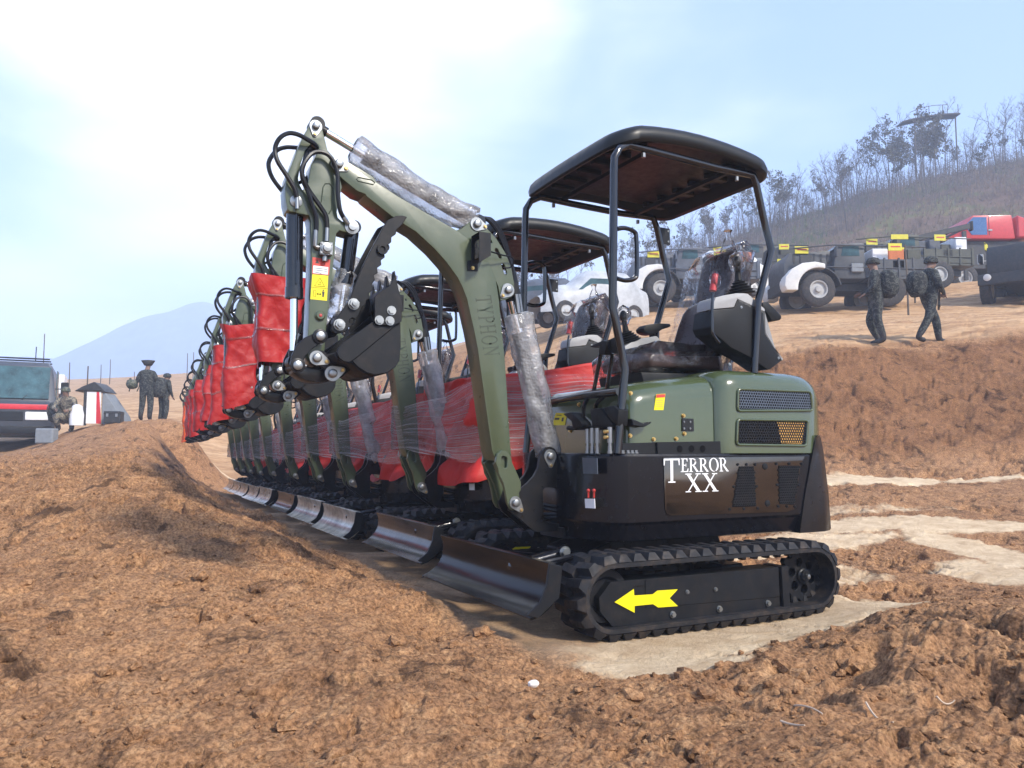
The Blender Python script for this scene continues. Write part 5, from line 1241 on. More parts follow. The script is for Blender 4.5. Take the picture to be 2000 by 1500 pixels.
# ------------------------------------------------------------------ things beyond the pit
def camo(name, cols, s=9):
    m, nt, p, o = nodes(name)
    n = tex(nt, s, 2, .5, dist=1.0); r = ramp(nt, n.outputs['Fac'], [(0, cols[0]), (.44, cols[1]), (.52, cols[2]), (.60, cols[3])]); r.color_ramp.interpolation = 'CONSTANT'
    nt.links.new(r.outputs['Color'], p.inputs['Base Color']); p.inputs['Roughness'].default_value = .9; return m
camo('camo_dark', [(.008, .010, .012), (.022, .026, .026), (.075, .082, .075), (.014, .014, .018)], 12)
camo('camo_green', [(.030, .040, .028), (.060, .072, .050), (.13, .13, .10), (.035, .045, .045)])
camo('camo_tan', [(.06, .055, .05), (.15, .14, .11), (.26, .22, .16), (.10, .10, .10)])
simple('skin', (.20, .12, .085), .6); simple('hair', (.012, .010, .010), .6); simple('boot', (.018, .017, .017), .6)
simple('truck_grey', (.045, .052, .060), .55, var=.3, vs=4, dust=.15); simple('truck_dark', (.020, .023, .026), .55, var=.3, dust=.15)
simple('fender_grey', (.40, .42, .44), .5, var=.25, vs=3); simple('truck_blue_grey', (.075, .09, .115), .6, var=.35, vs=3, dust=.2); simple('truck_olive', (.05, .055, .04), .6, var=.35, vs=3, dust=.2); simple('fender_white', (.62, .62, .60), .5, var=.12, vs=5); simple('truck_red', (.50, .025, .03), .4, coat=.2); simple('truck_blue', (.05, .13, .30), .25)
simple('glass_teal', (.035, .085, .10), .25, var=.5, vs=3, spec=.25); simple('tyre', (.022, .022, .024), .8, dust=.3); simple('rim', (.38, .38, .37), .5)
simple('placard', (.62, .55, .03), .5); simple('van_paint', (.035, .042, .055), .35, coat=.1, dust=.08); simple('white_panel', (.74, .75, .76), .5)
simple('canvas_grey', (.20, .22, .24), .9, bmp=.3, bs=40); simple('wood_pole', (.10, .08, .06), .8); simple('orange_cloth', (.55, .16, .05), .7); simple('van_red', (.55, .02, .03), .4)
simple('bark', (.085, .070, .062), .9); simple('twig', (.10, .082, .072), .9); simple('leaf_dry', (.075, .070, .038), .9, var=.4); simple('scrub', (.15, .108, .075), .95, var=.35, vs=.5)

def person(loc, rz, pose, label, group=None, cloth='camo_dark', sitting=False, scale=1.0):
    """one continuous skinned body; pose holds joint positions (x right, y forward, z up)"""
    J = dict(pelvis=(0, 0, .93), spine=(0, 0, 1.17), chest=(0, .01, 1.38), neck=(0, .02, 1.50), head=(0, .05, 1.60), crown=(0, .05, 1.72))
    J.update(pose); vs, es, rad = [], [], []
    def pt(p, r_): vs.append(p); rad.append(r_); return len(vs) - 1
    def chain(i, items):
        for p, r_ in items:
            k = pt(p, r_); es.append((i, k)); i = k
        return i
    pel = pt(J['pelvis'], (.185, .145)); spn = chain(pel, [(J['spine'], (.175, .14))]); ch = chain(spn, [(J['chest'], (.195, .145))]); nk = chain(ch, [(J['neck'], (.062, .062))])
    hd = chain(nk, [(J['head'], (.078, .092)), (J['crown'], (.075, .085))])
    h = Vector(J['head']); fd = Vector(J.get('face', (0, 1, 0))); chain(nk + 1, [(tuple(h + fd * .105 + Vector((0, 0, .02))), (.016, .02))])
    hands = []
    for s_, sd in ((-1, 'l'), (1, 'r')):
        sh = Vector(J['chest']) + Vector((.185 * s_, 0, .03)); el, wr = Vector(J['elbow_' + sd]), Vector(J['wrist_' + sd])
        w_ = chain(ch, [(tuple(sh), (.09, .09)), (tuple(el), (.068, .066)), (tuple(wr), (.034, .034))]); d = (wr - el).normalized(); pm = wr + d * .075; k = chain(w_, [(tuple(pm), (.034, .020))]); hands.append(wr)
        sidev = d.cross(Vector((0, 1, 0)));  sidev = sidev.normalized() if sidev.length > .1 else Vector((1, 0, 0))
        curl = Vector((0, .3, 0))
        for q, (off, L) in enumerate(((-.030, .055), (-.011, .068), (.010, .072), (.030, .064))):
            a = pm + sidev * off + d * .018; b = a + (d + curl * .6).normalized() * L * .55; c = b + (d + curl * 1.6).normalized() * L * .45
            chain(k, [(tuple(a), (.010, .010)), (tuple(b), (.009, .009)), (tuple(c), (.008, .008))])
        chain(w_, [(tuple(wr + d * .03 - sidev * .035), (.012, .012)), (tuple(wr + d * .075 - sidev * .055 + Vector((0, .02, 0))), (.009, .009))])
        hp = Vector(J['pelvis']) + Vector((.095 * s_, 0, -.06))
        kn, an = Vector(J['knee_' + sd]), Vector(J['ankle_' + sd]); toe = an + Vector(J.get('toe_' + sd, (0, .17, -.045)))
        chain(pel, [(tuple(hp), (.120, .125)), (tuple(kn), (.092, .095)), (tuple(an), (.068, .070)), (tuple(toe), (.048, .036))])
    me = bpy.data.meshes.new('person'); me.from_pydata([tuple(v) for v in vs], es, [])
    o = bpy.data.objects.new('person', me); COL.objects.link(o)
    sk = o.modifiers.new('s', 'SKIN'); o.modifiers.new('u', 'SUBSURF').levels = 1
    for k, sv in enumerate(me.skin_vertices[0].data): sv.radius = rad[k] if not isinstance(rad[k], float) else (rad[k],) * 2; sv.use_root = (k == 0)
    dg = bpy.context.evaluated_depsgraph_get(); m2 = bpy.data.meshes.new_from_object(o.evaluated_get(dg)); o.modifiers.clear(); o.data = m2; m2.name = 'person'
    for c in (cloth, 'skin', 'boot'): m2.materials.append(MATS[c])
    amin = min(J['ankle_l'][2], J['ankle_r'][2])
    for f in m2.polygons:
        c = f.center; f.use_smooth = True
        if (c - h).length < .17 and c.z > Vector(J['neck']).z + .01: f.material_index = 1
        elif any((c - w_).length < .15 and (c - w_).dot((w_ - Vector(J['elbow_' + sd])).normalized()) > .01 for w_, sd in zip(hands, 'lr')): f.material_index = 1
        elif any((c - Vector(J['ankle_' + sd])).length < .26 and c.z < J['ankle_' + sd][2] + .10 for sd in 'lr'): f.material_index = 2
    o.location = loc; o.rotation_euler = (0, 0, rz); o.scale = (scale,) * 3
    tag(o, label, 'person', group)
    for s_ in (-1, 1):
        sidev = fd.cross(Vector((0, 0, 1))).normalized(); g = G(); g.ball(h + fd * .082 + sidev * .032 * s_ + Vector((0, 0, .045)), .011, 8, 6); g.build('eye', 'ink', o)
    return o, J
def helmet(o, J, mat='camo_dark', brim=True, tall=0.0):
    c = Vector(J['head']) + Vector((0, -.005, .075)); g = G()
    g.loft([[c + Vector((r_ * 1.0 * math.cos(t), r_ * 1.18 * math.sin(t), z)) for t in [k * math.pi / 9 for k in range(18)]] for z, r_ in ((-.03, .115), (-.02, .118), (.03, .116), (.08 + tall, .09), (.105 + tall, .04))]); return g.build('helmet', mat, o)
def pack(o, c, sz, mat='camo_dark', name='backpack'):
    g = G(); g.ball(c, sz, 14, 10, lambda d: 1.18 - .25 * max(abs(d.x), abs(d.z)) ** 4 + .10 * noise3(*(d * 3 + Vector(c) * 5))); p = g.build(name, mat, o)
    g = G(); c = Vector(c)
    for s_ in (-1, 1): g.tube(smoothpath([c + Vector((.10 * s_, sz[1] * .6, .16)), c + Vector((.11 * s_, .26, .18)), c + Vector((.12 * s_, .30, .0)), c + Vector((.11 * s_, .12, -.2))]), .016, 6)
    g.build('strap', mat, p); return p
def ground_at(px, py, d):
    q = at_depth(px, py, d); return Vector((q.x, q.y, hz_(q.x, q.y)))
# two soldiers on the bank
q = ground_at(1716, 668, 15.5); q.z -= .01
o, J = person(q, R(70), dict(elbow_l=(-.27, .06, 1.14), wrist_l=(-.22, .22, 1.02), elbow_r=(.27, .10, 1.15), wrist_r=(.18, .28, 1.08), knee_l=(-.10, .02, .50), ankle_l=(-.10, -.10, .09), knee_r=(.09, .16, .50), ankle_r=(.08, -.02, .09), chest=(0, .04, 1.38), spine=(0, .02, 1.17)), 'soldier with a large pack walking left along the bank top, legs together', 'soldiers')
helmet(o, J); pack(o, (0, -.22, 1.22), (.21, .17, .30))
g = G(); g.ball((.30, .0, .86), (.12, .16, .17), 12, 8, lambda d: 1 + .15 * noise3(*(d * 3))); g.build('pouch', 'camo_dark', o)
q = ground_at(1818, 661, 15.4); q.z -= .01
o, J = person(q, R(-86), dict(elbow_l=(-.27, .08, 1.12), wrist_l=(-.10, .24, 1.02), elbow_r=(.27, .06, 1.12), wrist_r=(.10, .25, 1.0), knee_l=(-.11, .20, .50), ankle_l=(-.11, .24, .09), knee_r=(.11, -.08, .52), ankle_r=(.11, -.34, .10), head=(0, .08, 1.585), crown=(0, .08, 1.70)), 'soldier striding right along the bank top with legs apart, hands held in front', 'soldiers')
helmet(o, J); pack(o, (0, -.24, 1.20), (.20, .17, .28))
g = G(); g.box(-.02, .02, -.02, .55, -.03, .03); g.box(-.018, .018, .2, .26, -.16, -.03); g.box(-.015, .015, -.25, -.02, -.08, .02); w_ = g.build('rifle', 'truck_dark', o, .006); w_.location = (0, .22, 1.02); w_.rotation_euler = (R(-25), 0, R(60))
# left: a standing pair and a crouching figure
q = ground_at(284, 822, 19.5)
q = at_depth(284, 822, 23.0); q.z = min(q.z, hz_(q.x, q.y))
o, J = person(q, R(10), dict(elbow_l=(-.30, .06, 1.14), wrist_l=(-.42, .22, 1.10), elbow_r=(.29, .04, 1.13), wrist_r=(.27, .18, .96), knee_l=(-.12, .06, .50), ankle_l=(-.14, -.02, .09), knee_r=(.12, .02, .50), ankle_r=(.12, -.06, .09)), 'soldier standing on the left field in a dark fur hat, seen from behind', 'soldiers', 'camo_dark')
g = G(); c = Vector(J['head']) + Vector((0, 0, .085)); g.loft([[c + Vector((a * math.cos(t), b * math.sin(t), z)) for t in [k * math.pi / 8 for k in range(16)]] for z, a, b in ((-.05, .10, .11), (-.02, .125, .125), (.05, .17, .12), (.10, .20, .10), (.115, .12, .06), (.10, .05, .03))]); g.build('fur_hat', 'hair', o)
pack(o, (-.42, .05, 1.08), (.16, .14, .15), 'camo_green', 'bag')
q = at_depth(318, 822, 23.4); q.z = min(q.z, hz_(q.x, q.y))
o, J = person(q, R(-25), dict(elbow_l=(-.26, .06, 1.12), wrist_l=(-.16, .24, 1.05), elbow_r=(.26, .02, 1.12), wrist_r=(.24, .14, .93), knee_l=(-.11, .05, .50), ankle_l=(-.12, -.02, .09), knee_r=(.11, .03, .50), ankle_r=(.12, -.05, .09), head=(0, .12, 1.52), crown=(0, .14, 1.63), neck=(0, .06, 1.46)), 'stooping soldier with a bulky dark pack beside the one in the fur hat', 'soldiers', 'camo_dark', scale=.9)
helmet(o, J); pack(o, (0, -.22, 1.20), (.25, .2, .36))
q = at_depth(130, 838, 22.6); q.z = hz_(q.x, q.y)
o, J = person(q, R(190), dict(pelvis=(0, -.10, .42), spine=(0, -.04, .66), chest=(0, .08, .86), neck=(0, .15, .97), head=(0, .20, 1.06), crown=(0, .21, 1.18), elbow_l=(-.28, .20, .66), wrist_l=(-.16, .38, .60), elbow_r=(.28, .22, .66), wrist_r=(.15, .40, .60), knee_l=(-.20, .30, .52), ankle_l=(-.17, .10, .09), knee_r=(.22, .28, .48), ankle_r=(.18, .05, .09)), 'crouching figure in tan camouflage beside the dark van', 'soldiers', 'camo_tan', scale=1.05)
helmet(o, J, 'camo_green')
pack(o, (.30, -.05, .55), (.2, .2, .3), 'camo_dark', 'bag')

def wheel(parent, c, r=.5, w_=.28, ax=(0, 1, 0)):
    a = Vector(ax); c = Vector(c); g = G()
    g.lathe(c - a * w_ / 2, ax, [(0, r * .55), (.0, r * .86), (.03, r * .97), (.06, r), (w_ - .06, r), (w_ - .03, r * .97), (w_, r * .86), (w_, r * .55), (0, r * .55)], 28, cap=False)
    wh = g.build('wheel', 'tyre', parent); g = G()
    g.lathe(c - a * (w_ / 2 - .02), ax, [(0, 0), (0, r * .54), (w_ - .04, r * .54), (w_ - .04, r * .46), (w_ - .10, r * .40), (w_ - .09, r * .2), (w_ - .03, r * .17), (w_ - .03, 0)], 22); g.build('rim', 'rim', wh); return wh
def army_truck(px, py, d, rz, label, load=0, black=False, fender=True, paint=None):
    q = ground_at(px, py, d); t = empty('army_truck', (q.x, q.y, q.z - .01), rz); tag(t, label, 'truck', 'army trucks parked beyond the bank')
    body = paint or ('truck_dark' if black else 'truck_grey')
    g = G(); g.box(-3.0, .95, -.42, .42, .55, .78); g.box(.95, 1.12, -.95, .95, .50, .80); g.build('chassis', 'truck_dark', t, .01)
    for s_ in (-1, 1):
        for x in (.15, -1.9): wheel(t, (x, s_ * .88, .5))
        if fender:
            n = 12; ri = .62; a_ = [R(-4 + 112 * k / n) for k in range(n + 1)]
            poly = [(.15 + ri * math.cos(x), .5 + ri * math.sin(x)) for x in a_] + [(-.04, 1.24), (.25, 1.30), (.62, 1.26), (.92, 1.10), (1.12, .86), (1.16, .60), (1.10, .46)]
            g = G(); g.prism(poly, *sorted((s_ * .60, s_ * 1.06))); g.build('fender', 'fender_white', t, .035, 2)
            a_ = [R(109 + 62 * k / n) for k in range(n + 1)]
            g = G(); g.prism([(.15 + .66 * math.cos(x), .5 + .66 * math.sin(x)) for x in a_] + [(.15 + .62 * math.cos(x), .5 + .62 * math.sin(x)) for x in reversed(a_)], *sorted((s_ * .66, s_ * 1.04))); g.build('mud_flap', 'truck_dark', t, .006)
        g = G(); g.lathe((1.125, s_ * .7, .70), (1, 0, 0), [(0, .10), (.03, .10), (.04, .08), (.04, 0)], 14); g.build('headlight', 'fender_white', t)
    g = G(); g.prism([(1.05, .80), (1.06, 1.30), (.9, 1.62), (-.35, 1.70), (-.35, .80)], -.72, .72); bn = g.build('bonnet', body, t, .03, 2)
    for k in range(6):
        x = .75 - .2 * k; g = G(); g.box(x - .03, x + .03, -.735, .735, 1.32, 1.60); g.build('slat', 'truck_dark' if not black else 'truck_grey', bn, .004)
    for k, (x, z) in enumerate(((.5, 1.25), (-1.0, 1.0), (-2.2, 1.1))):
        g = G(); g.box(x - .18, x + .18, -1.0, -.93, z, z + .26); g.box(x - .18, x + .18, .93, 1.0, z, z + .26); g.split('jerry_can', 'canvas_grey' if k % 2 else 'truck_dark', t, bevel=.02)
    for z in (1.1, 1.75):
        for s_ in (-1.02, 1.02): g = G(); g.tube([(.9, s_ * .74, z), (-.3, s_ * .95, z + .06), (-3.0, s_, z - .02)], .022, 5); g.build('rail', body, t)
    g = G(); g.prism([(-.35, .82), (-.35, 1.32), (-.50, 1.86), (-1.25, 1.90), (-1.28, .82)], -.92, .92); cab = g.build('cab', body, t, .04, 2)
    g = G(); g.prism([(-.38, 1.72), (-.475, 1.84), (-.49, 1.84), (-.40, 1.72)], -.80, .80); g.build('windscreen', 'glass_teal', cab)
    for s_ in (-1, 1):
        g = G(); g.prism([(-.56, 1.50), (-.62, 1.78), (-1.08, 1.80), (-1.1, 1.50)], *sorted((s_ * .921, s_ * .93))); g.build('side_window', 'glass_teal', cab)
        g = G(); g.tube([(-.4, s_ * .93, 1.5), (-.32, s_ * 1.12, 1.52)], .012, 5); g.box(-.35, -.31, s_ * 1.12 - .08, s_ * 1.12 + .08, 1.42, 1.72); g.build('mirror', 'fender_white' if black else body, t, .01)
    g = G(); g.box(-3.1, -1.34, -.98, .98, .80, .88)
    for s_ in (-1, 1): g.box(-3.1, -1.34, s_ * .98 - .02, s_ * .98 + .02, .88, 1.38)
    for k in range(5):
        for s_ in (-1, 1): g.box(-3.08 + .42 * k, -3.02 + .42 * k, s_ * 1.0 - .022, s_ * 1.0 + .022, .80, 1.42)
    g.box(-3.14, -3.10, -.98, .98, .80, 1.40); g.build('load_bed', body, t, .008)
    r2 = random.Random(load)
    x = -3.0
    while x < -1.6:
        w_ = r2.uniform(.35, .6); h_ = r2.uniform(.72, .98); y0 = r2.uniform(-.85, -.6); g = G(); g.box(x, min(x + w_, -1.4), y0, -y0, .885, .885 + h_); g.box(x + .04, min(x + w_, -1.4) - .04, y0 - .01, -y0 + .01, .885 + h_ * .4, .885 + h_ * .6); g.build('load_box', r2.choice(['truck_dark', 'truck_grey', 'canvas_grey', 'truck_blue_grey', 'truck_olive', 'white_panel', 'orange_cloth']), t, .02); x += w_ + .06
    for k in range(2):
        x = (r2.uniform(.1, .6), r2.uniform(-2.4, -1.7))[k]; g = G(); z = r2.uniform(1.55, 1.66); y_ = .76 if k == 0 else 1.03
        for s_ in (-1, 1):
            g = G(); g.box(x, x + .40, *sorted((s_ * y_, s_ * (y_ + .02))), z, z + .22); pl_ = g.build('placard', 'placard', t, .005)
            g = G(); g.box(x + .05, x + .33, *sorted((s_ * (y_ + .0205), s_ * (y_ + .023))), z + .10, z + .14); g.build('stripe', 'truck_red', pl_)
    return t
army_truck(1585, 604, 23.5, R(180), 'grey army truck with a white front fender and pale wheel rim, left of the soldiers', 3)
army_truck(1290, 612, 26.5, R(180), 'army truck with white front fender seen through the canopy frame of the nearest excavator', 5, paint='truck_blue_grey')
army_truck(1705, 596, 27.5, R(182), 'army truck half hidden behind the two soldiers', 8, paint='truck_olive')
def covered_car(px, py, d, rz, label, mat):
    q = ground_at(px, py, d); t = empty('covered_car', q, rz); tag(t, label, 'car', 'pale covered cars beyond the bank')
    g = G(); rings = []
    for k in range(15):
        s_ = k / 14; x = 1.9 - 3.8 * s_; hh = .55 + .40 * smooth1(.02, .18, s_) + .55 * smooth1(.26, .46, s_) - .55 * smooth1(.78, .97, s_); w_ = .86 * (1 - .35 * abs(2 * s_ - 1) ** 5)
        rings.append([(x, w_ * math.copysign(abs(math.cos(a)) ** .5, math.cos(a)), .28 + (hh) * max(0, math.sin(a)) ** .55 + .02 * noise3(x * 3, a * 2, px)) for a in [math.pi * j / 16 for j in range(17)]])
    g.loft(rings, closed=False); g.build('body', mat, t, angle=180)
    for x in (1.15, -1.2):
        for s_ in (-.74, .74): wheel(t, (x, s_, .33), .33, .22)
    g = G(); g.prism([(.72, 1.02), (.30, 1.40), (-.55, 1.44), (-.62, 1.02)], -.81, .81); g.build('window_band', 'glass_teal', t)
    return t
def smooth1(a, b, t): t = min(1, max(0, (t - a) / (b - a))); return t * t * (3 - 2 * t)
covered_car(1150, 640, 25.0, R(200), 'pale car with rounded bonnet seen between the first two canopies', 'fender_grey')
covered_car(1050, 640, 29.0, R(170), 'grey car farther left between the canopies of the first two excavators', 'truck_blue_grey')
covered_car(1395, 604, 28.5, R(186), 'white car half hidden behind the seat of the nearest excavator', 'fender_white')
army_truck(2000, 572, 22.5, R(228), 'black army truck with a white mirror at the right edge', 14, True, False)
army_truck(1420, 600, 31.5, R(178), 'army truck standing behind the seat of the nearest excavator', 21, True)
# red lorry behind them
q = ground_at(1905, 560, 31.0); q.z -= .75; t = empty('red_lorry', q, R(180)); tag(t, 'red lorry with sloping bonnet and blue window at the right, behind the black truck', 'lorry')
g = G(); g.prism([(1.7, 2.05), (1.72, 2.15), (.9, 2.60), (.62, 2.98), (-.9, 3.0), (-1.0, 2.05)], -1.1, 1.1); cab = g.build('cab', 'truck_red', t, .06, 2)
g = G(); g.prism([(.95, 2.56), (.62, 2.90), (.10, 2.90), (.10, 2.20), (.7, 2.20)], 1.101, 1.115); g.prism([(.95, 2.56), (.62, 2.90), (.10, 2.90), (.10, 2.20), (.7, 2.20)], -1.115, -1.101); g.split('side_window', 'truck_blue', cab)
g = G(); g.prism([(-1.1, 2.1), (-1.1, 3.0), (-1.5, 2.86), (-5.5, 2.9), (-5.5, 2.5), (-1.5, 2.5), (-1.5, 2.1)], -1.1, 1.1); bx = g.build('box_body', 'truck_red', t, .05)
for s_ in (-1, 1):
    g = G(); g.prism([(.02, 2.18), (.02, 2.90), (.0, 2.90), (.0, 2.18)], *sorted((s_ * 1.1, s_ * 1.107))); g.build('door_seam', 'ink', cab)
    g = G(); g.box(-.10, .06, *sorted((s_ * 1.1, s_ * 1.13)), 2.36, 2.41); g.build('handle', 'zinc', cab)
    g = G(); g.box(1.45, 1.66, *sorted((s_ * .7, s_ * 1.0)), 2.02, 2.16); g.build('headlight', 'white_panel', cab, .02)
    g = G(); g.tube([(.75, s_ * 1.1, 2.5), (.85, s_ * 1.32, 2.52)], .02, 5); g.box(.80, .88, s_ * 1.32 - .09, s_ * 1.32 + .09, 2.3, 2.66); g.build('mirror', 'plastic_black', cab, .01)
    for k in range(4): g = G(); g.box(-2.2 - k * .9, -1.7 - k * .9, *sorted((s_ * 1.1, s_ * 1.112)), 2.55, 2.78); g.build('side_window', 'glass_teal', bx)
for k in (-.35, .35): g = G(); g.lathe((.2, k, 2.99), (0, 0, 1), [(0, .08), (.10, .08), (.13, .05), (.14, 0)], 12); g.build('beacon', 'amber', cab)
g = G(); g.box(-5.4, 1.65, -.9, .9, .9, 2.0); g.build('chassis', 'truck_dark', t, .02)
for x in (1.0, -2.2, -4.2):
    for s_ in (-1, 1): wheel(t, (x, s_ * .95, .52), .52)
# ladder crane boom on a low loader: long dark rail sloping up to the lorry
q = ground_at(1790, 575, 29.5); t = empty('loading_ramp', q, R(180)); tag(t, 'long dark ramp of steel rails rising to the red lorry', 'ramp')
for s_ in (-.9, .9):
    g = G(); g.prism([(2.6, .95), (2.6, 1.15), (-1.6, 2.15), (-1.6, 1.95)], s_ - .07, s_ + .07); g.build('rail', 'truck_dark', t, .01)
g = G()
for k in range(9): x = 2.4 - .48 * k; z = 1.03 + (2.4 - x) * .238; g.box(x - .04, x + .04, -.84, .84, z, z + .06)
g.split('rung', 'truck_grey', t)
for x, z in ((2.3, .95), (-1.4, 1.85)):
    for s_ in (-.9, .9): g = G(); g.box(x - .06, x + .06, s_ - .06, s_ + .06, 0, z); g.build('leg', 'truck_dark', t)
# posts
def post(px, y0, y1_, d, r_, label, mat='wood_pole', top=None):
    q = at_depth(px, y1_, d); z = hz_(q.x, q.y); h_ = (at_depth(px, y0, d).z - z); g = G(); g.tube([(0, 0, -.1), (.01, 0, h_ * .5), (-.01, 0, h_)], [r_, r_ * .9, r_ * .75], 7)
    if top == 'sign': g.mat = 1; g.box(-.02, .55, -.02, .02, h_ - .16, h_); g.box(-.02, .4, -.02, .02, h_ - .5, h_ - .42)
    o = g.build('post', [mat, 'placard'], None); o.location = (q.x, q.y, z); return tag(o, label, 'post')
post(1773, 478, 586, 21.5, .028, 'tall thin dark post standing between the two soldiers')
post(1786, 480, 560, 24.5, .03, 'short dark post behind the tall one by the right soldier')
post(1745, 458, 560, 25.5, .025, 'post with yellow cross boards behind the left soldier', top='sign')
# tall thin bare poles on the left field
for k, (px, y0, y1_, d) in enumerate(((82, 652, 760, 40), (134, 708, 762, 40), (196, 712, 752, 60), (214, 702, 748, 60), (365, 690, 735, 60), (377, 688, 735, 60), (392, 694, 735, 62), (262, 726, 745, 60))):
    o = post(px, y0, y1_, d, .03 if d < 50 else .035, 'thin bare pole standing on the left field below the pale hills'); o.name = 'thin_pole'; tag(o, group='thin poles on the left field', cat='pole')
# ------------------------------------------------------------------ left: van, shelter, crate
q = at_depth(8, 880, 23.0); q.z = max(q.z, hz_(q.x, q.y) - .12); vn = empty('van', q, R(-62)); vn.scale = (1.25, 1.25, 1.25); tag(vn, 'dark van facing the camera with a red band above its white headlights', 'van')
# van front faces local +x
g = G(); rings = []
for x, zf, zt, w_ in ((.0, .42, 1.10, .90), (.06, .36, 1.14, .98), (.10, .36, 1.20, 1.0), (.42, .36, 2.06, .95), (.60, .36, 2.16, .93), (4.2, .36, 2.2, .93), (4.3, .4, 2.1, .9)):
    rings.append([(-x, -w_, zf), (-x, w_, zf), (-x, w_ * 1.0, min(1.15, zt)), (-x, w_ * (.93 if zt > 1.3 else 1), zt - .08), (-x, w_ * .84, zt), (-x, -w_ * .84, zt), (-x, -w_ * (.93 if zt > 1.3 else 1), zt - .08), (-x, -w_, min(1.15, zt))])
g.loft(rings); vb = g.build('body', 'van_paint', vn, .02, 2)
g = G(); g.prism([(-.102, 1.24), (-.40, 2.02), (-.375, 2.03), (-.075, 1.24)], -.84, .84); g.build('windscreen', 'glass_teal', vb, .004)
g = G(); g.box(-.06, .015, -.96, .96, .97, 1.10); g.build('red_band', 'van_red', vb, .02, 2)
for s_ in (-1, 1):
    g = G(); g.box(-.03, .03, s_ * .62 - .24, s_ * .62 + .24, .72, .92); g.build('headlight', 'white_panel', vb, .03, 2)
    g = G(); g.tube([(-.3, s_ * .96, 1.5), (-.2, s_ * 1.16, 1.5)], .015, 6); g.box(-.24, -.17, s_ * 1.16 - .08, s_ * 1.16 + .08, 1.36, 1.66); g.build('mirror', 'plastic_black', vb, .02)
    g = G(); g.prism([(-.50, 1.25), (-.72, 1.98), (-1.5, 2.0), (-1.5, 1.25)], *sorted((s_ * .965, s_ * .985))); g.build('side_window', 'glass_teal', vb)
    for x in (-.75, -3.3): wheel(vn, (x, s_ * .82, .36), .36, .22)
g = G(); g.box(-.05, .08, -1.0, 1.0, .40, .58); g.build('bumper', 'plastic_black', vb, .03, 2)
g = G(); g.box(-.02, .02, -.34, .34, .70, .92); g.build('radiator_grille', 'plastic_black', vb, .01)
for s_ in (-.4, .3): g = G(); g.tube([(-.07, s_, 1.22), (-.25, s_ + .35, 1.62)], .012, 5); g.build('wiper', 'plastic_black', vb)
for k in range(3): g = G(); g.tube([(-.7 - .6 * k, -.8, 2.26), (-.7 - .6 * k, .8, 2.26)], .02, 6); g.build('roof_bar', 'plastic_black', vb)
g = G(); g.tube([(-.6, .5, 2.2), (-.62, .5, 2.55)], .012, 5); g.build('antenna', 'plastic_black', vb)
q = ground_at(104, 800, 41.0); bv = empty('box_lorry', q, R(-64)); bv.scale = (.55, .55, .55); tag(bv, 'white box lorry half hidden behind the dark van', 'lorry')
g = G(); g.box(-4.5, -.9, -.95, .75, .8, 2.55); g.build('box_body', 'white_panel', bv, .03)
g = G(); g.prism([(.1, .6), (.1, 1.25), (-.2, 2.0), (-.85, 2.05), (-.85, .6)], -.92, .72); g.build('cab', 'white_panel', bv, .04); g = G(); g.box(-4.3, 0, -.4, .4, .55, .8); g.build('chassis', 'truck_dark', bv)
for x in (-.4, -3.6):
    for s_ in (-.8, .62): wheel(bv, (x, s_, .4), .4, .24)
q = ground_at(188, 830, 22.8); sh = empty('shelter', q, R(8)); tag(sh, 'small grey canvas shelter with a white and red striped front and dark roof', 'shelter')
g = G(); g.prism([(-.52, .98), (-.30, 1.12), (.02, 1.26), (.22, 1.10), (.34, .96), (.20, .98), (-.3, 1.0)], -.35, .6); g.build('roof', 'truck_dark', sh, .02)
g = G(); g.prism([(-.18, .06), (-.18, .97), (.20, .97), (.20, .06)], -.30, -.27)
g.mat = 1; g.prism([(.10, .06), (.08, .97), (.15, .97), (.24, .04)], -.306, -.301); g.mat = 2; g.prism([(-.26, .0), (-.26, 1.0), (-.185, 1.0), (-.185, .0)], -.31, -.25); g.build('striped_panel', ['white_panel', 'van_red', 'truck_dark'], sh)
g = G(); g.loft([[(.22 + a * t, -.26 + b, z) for a, b in ((.0, 0), (.62, 0), (.62, .8), (.0, .8))] for z, t in ((.02, 1.0), (.30, .85), (.65, .45), (.95, .12))]); g.build('canvas_wall', 'canvas_grey', sh, .02)
g = G(); g.loft([[(-.42 + .10 * math.cos(t) * s_, -.3 + .10 * math.sin(t) * s_, z) for t in [k * math.pi / 6 for k in range(12)]] for z, s_ in ((0, 1.9), (.3, 2.0), (.55, 1.4), (.6, .6))]); g.build('sack', 'white_panel', sh)
g = G(); g.tube([(-.22, -.2, 0), (-.22, -.2, 1.72)], .018, 6); g.build('pole', 'wood_pole', sh)
q = ground_at(222, 826, 22.4); g = G(); g.box(-.22, .22, -.2, .2, 0, .34); g.box(-.23, .23, -.21, .21, .26, .29)
cr2 = g.build('crate', 'truck_dark', None, .015); cr2.location = q; cr2.rotation_euler = (0, 0, R(12)); tag(cr2, 'black equipment crate on the ground right of the striped shelter', 'crate')
for s_ in (-.12, .12): g = G(); g.box(s_ - .03, s_ + .03, -.225, -.205, .18, .27); g.build('latch', 'zinc', cr2)
q = ground_at(92, 838, 21.8); g = G(); g.box(-.25, .25, -.15, .15, 0, .42); cr3 = g.build('crate', 'canvas_grey', None, .03); cr3.location = q; tag(cr3, 'blue grey box on the ground between the van and the crouching figure', 'crate')
g = G(); g.tube([(-.1, 0, .42), (-.1, 0, .47), (.1, 0, .47), (.1, 0, .42)], .012, 6); g.build('handle', 'plastic_black', cr3)
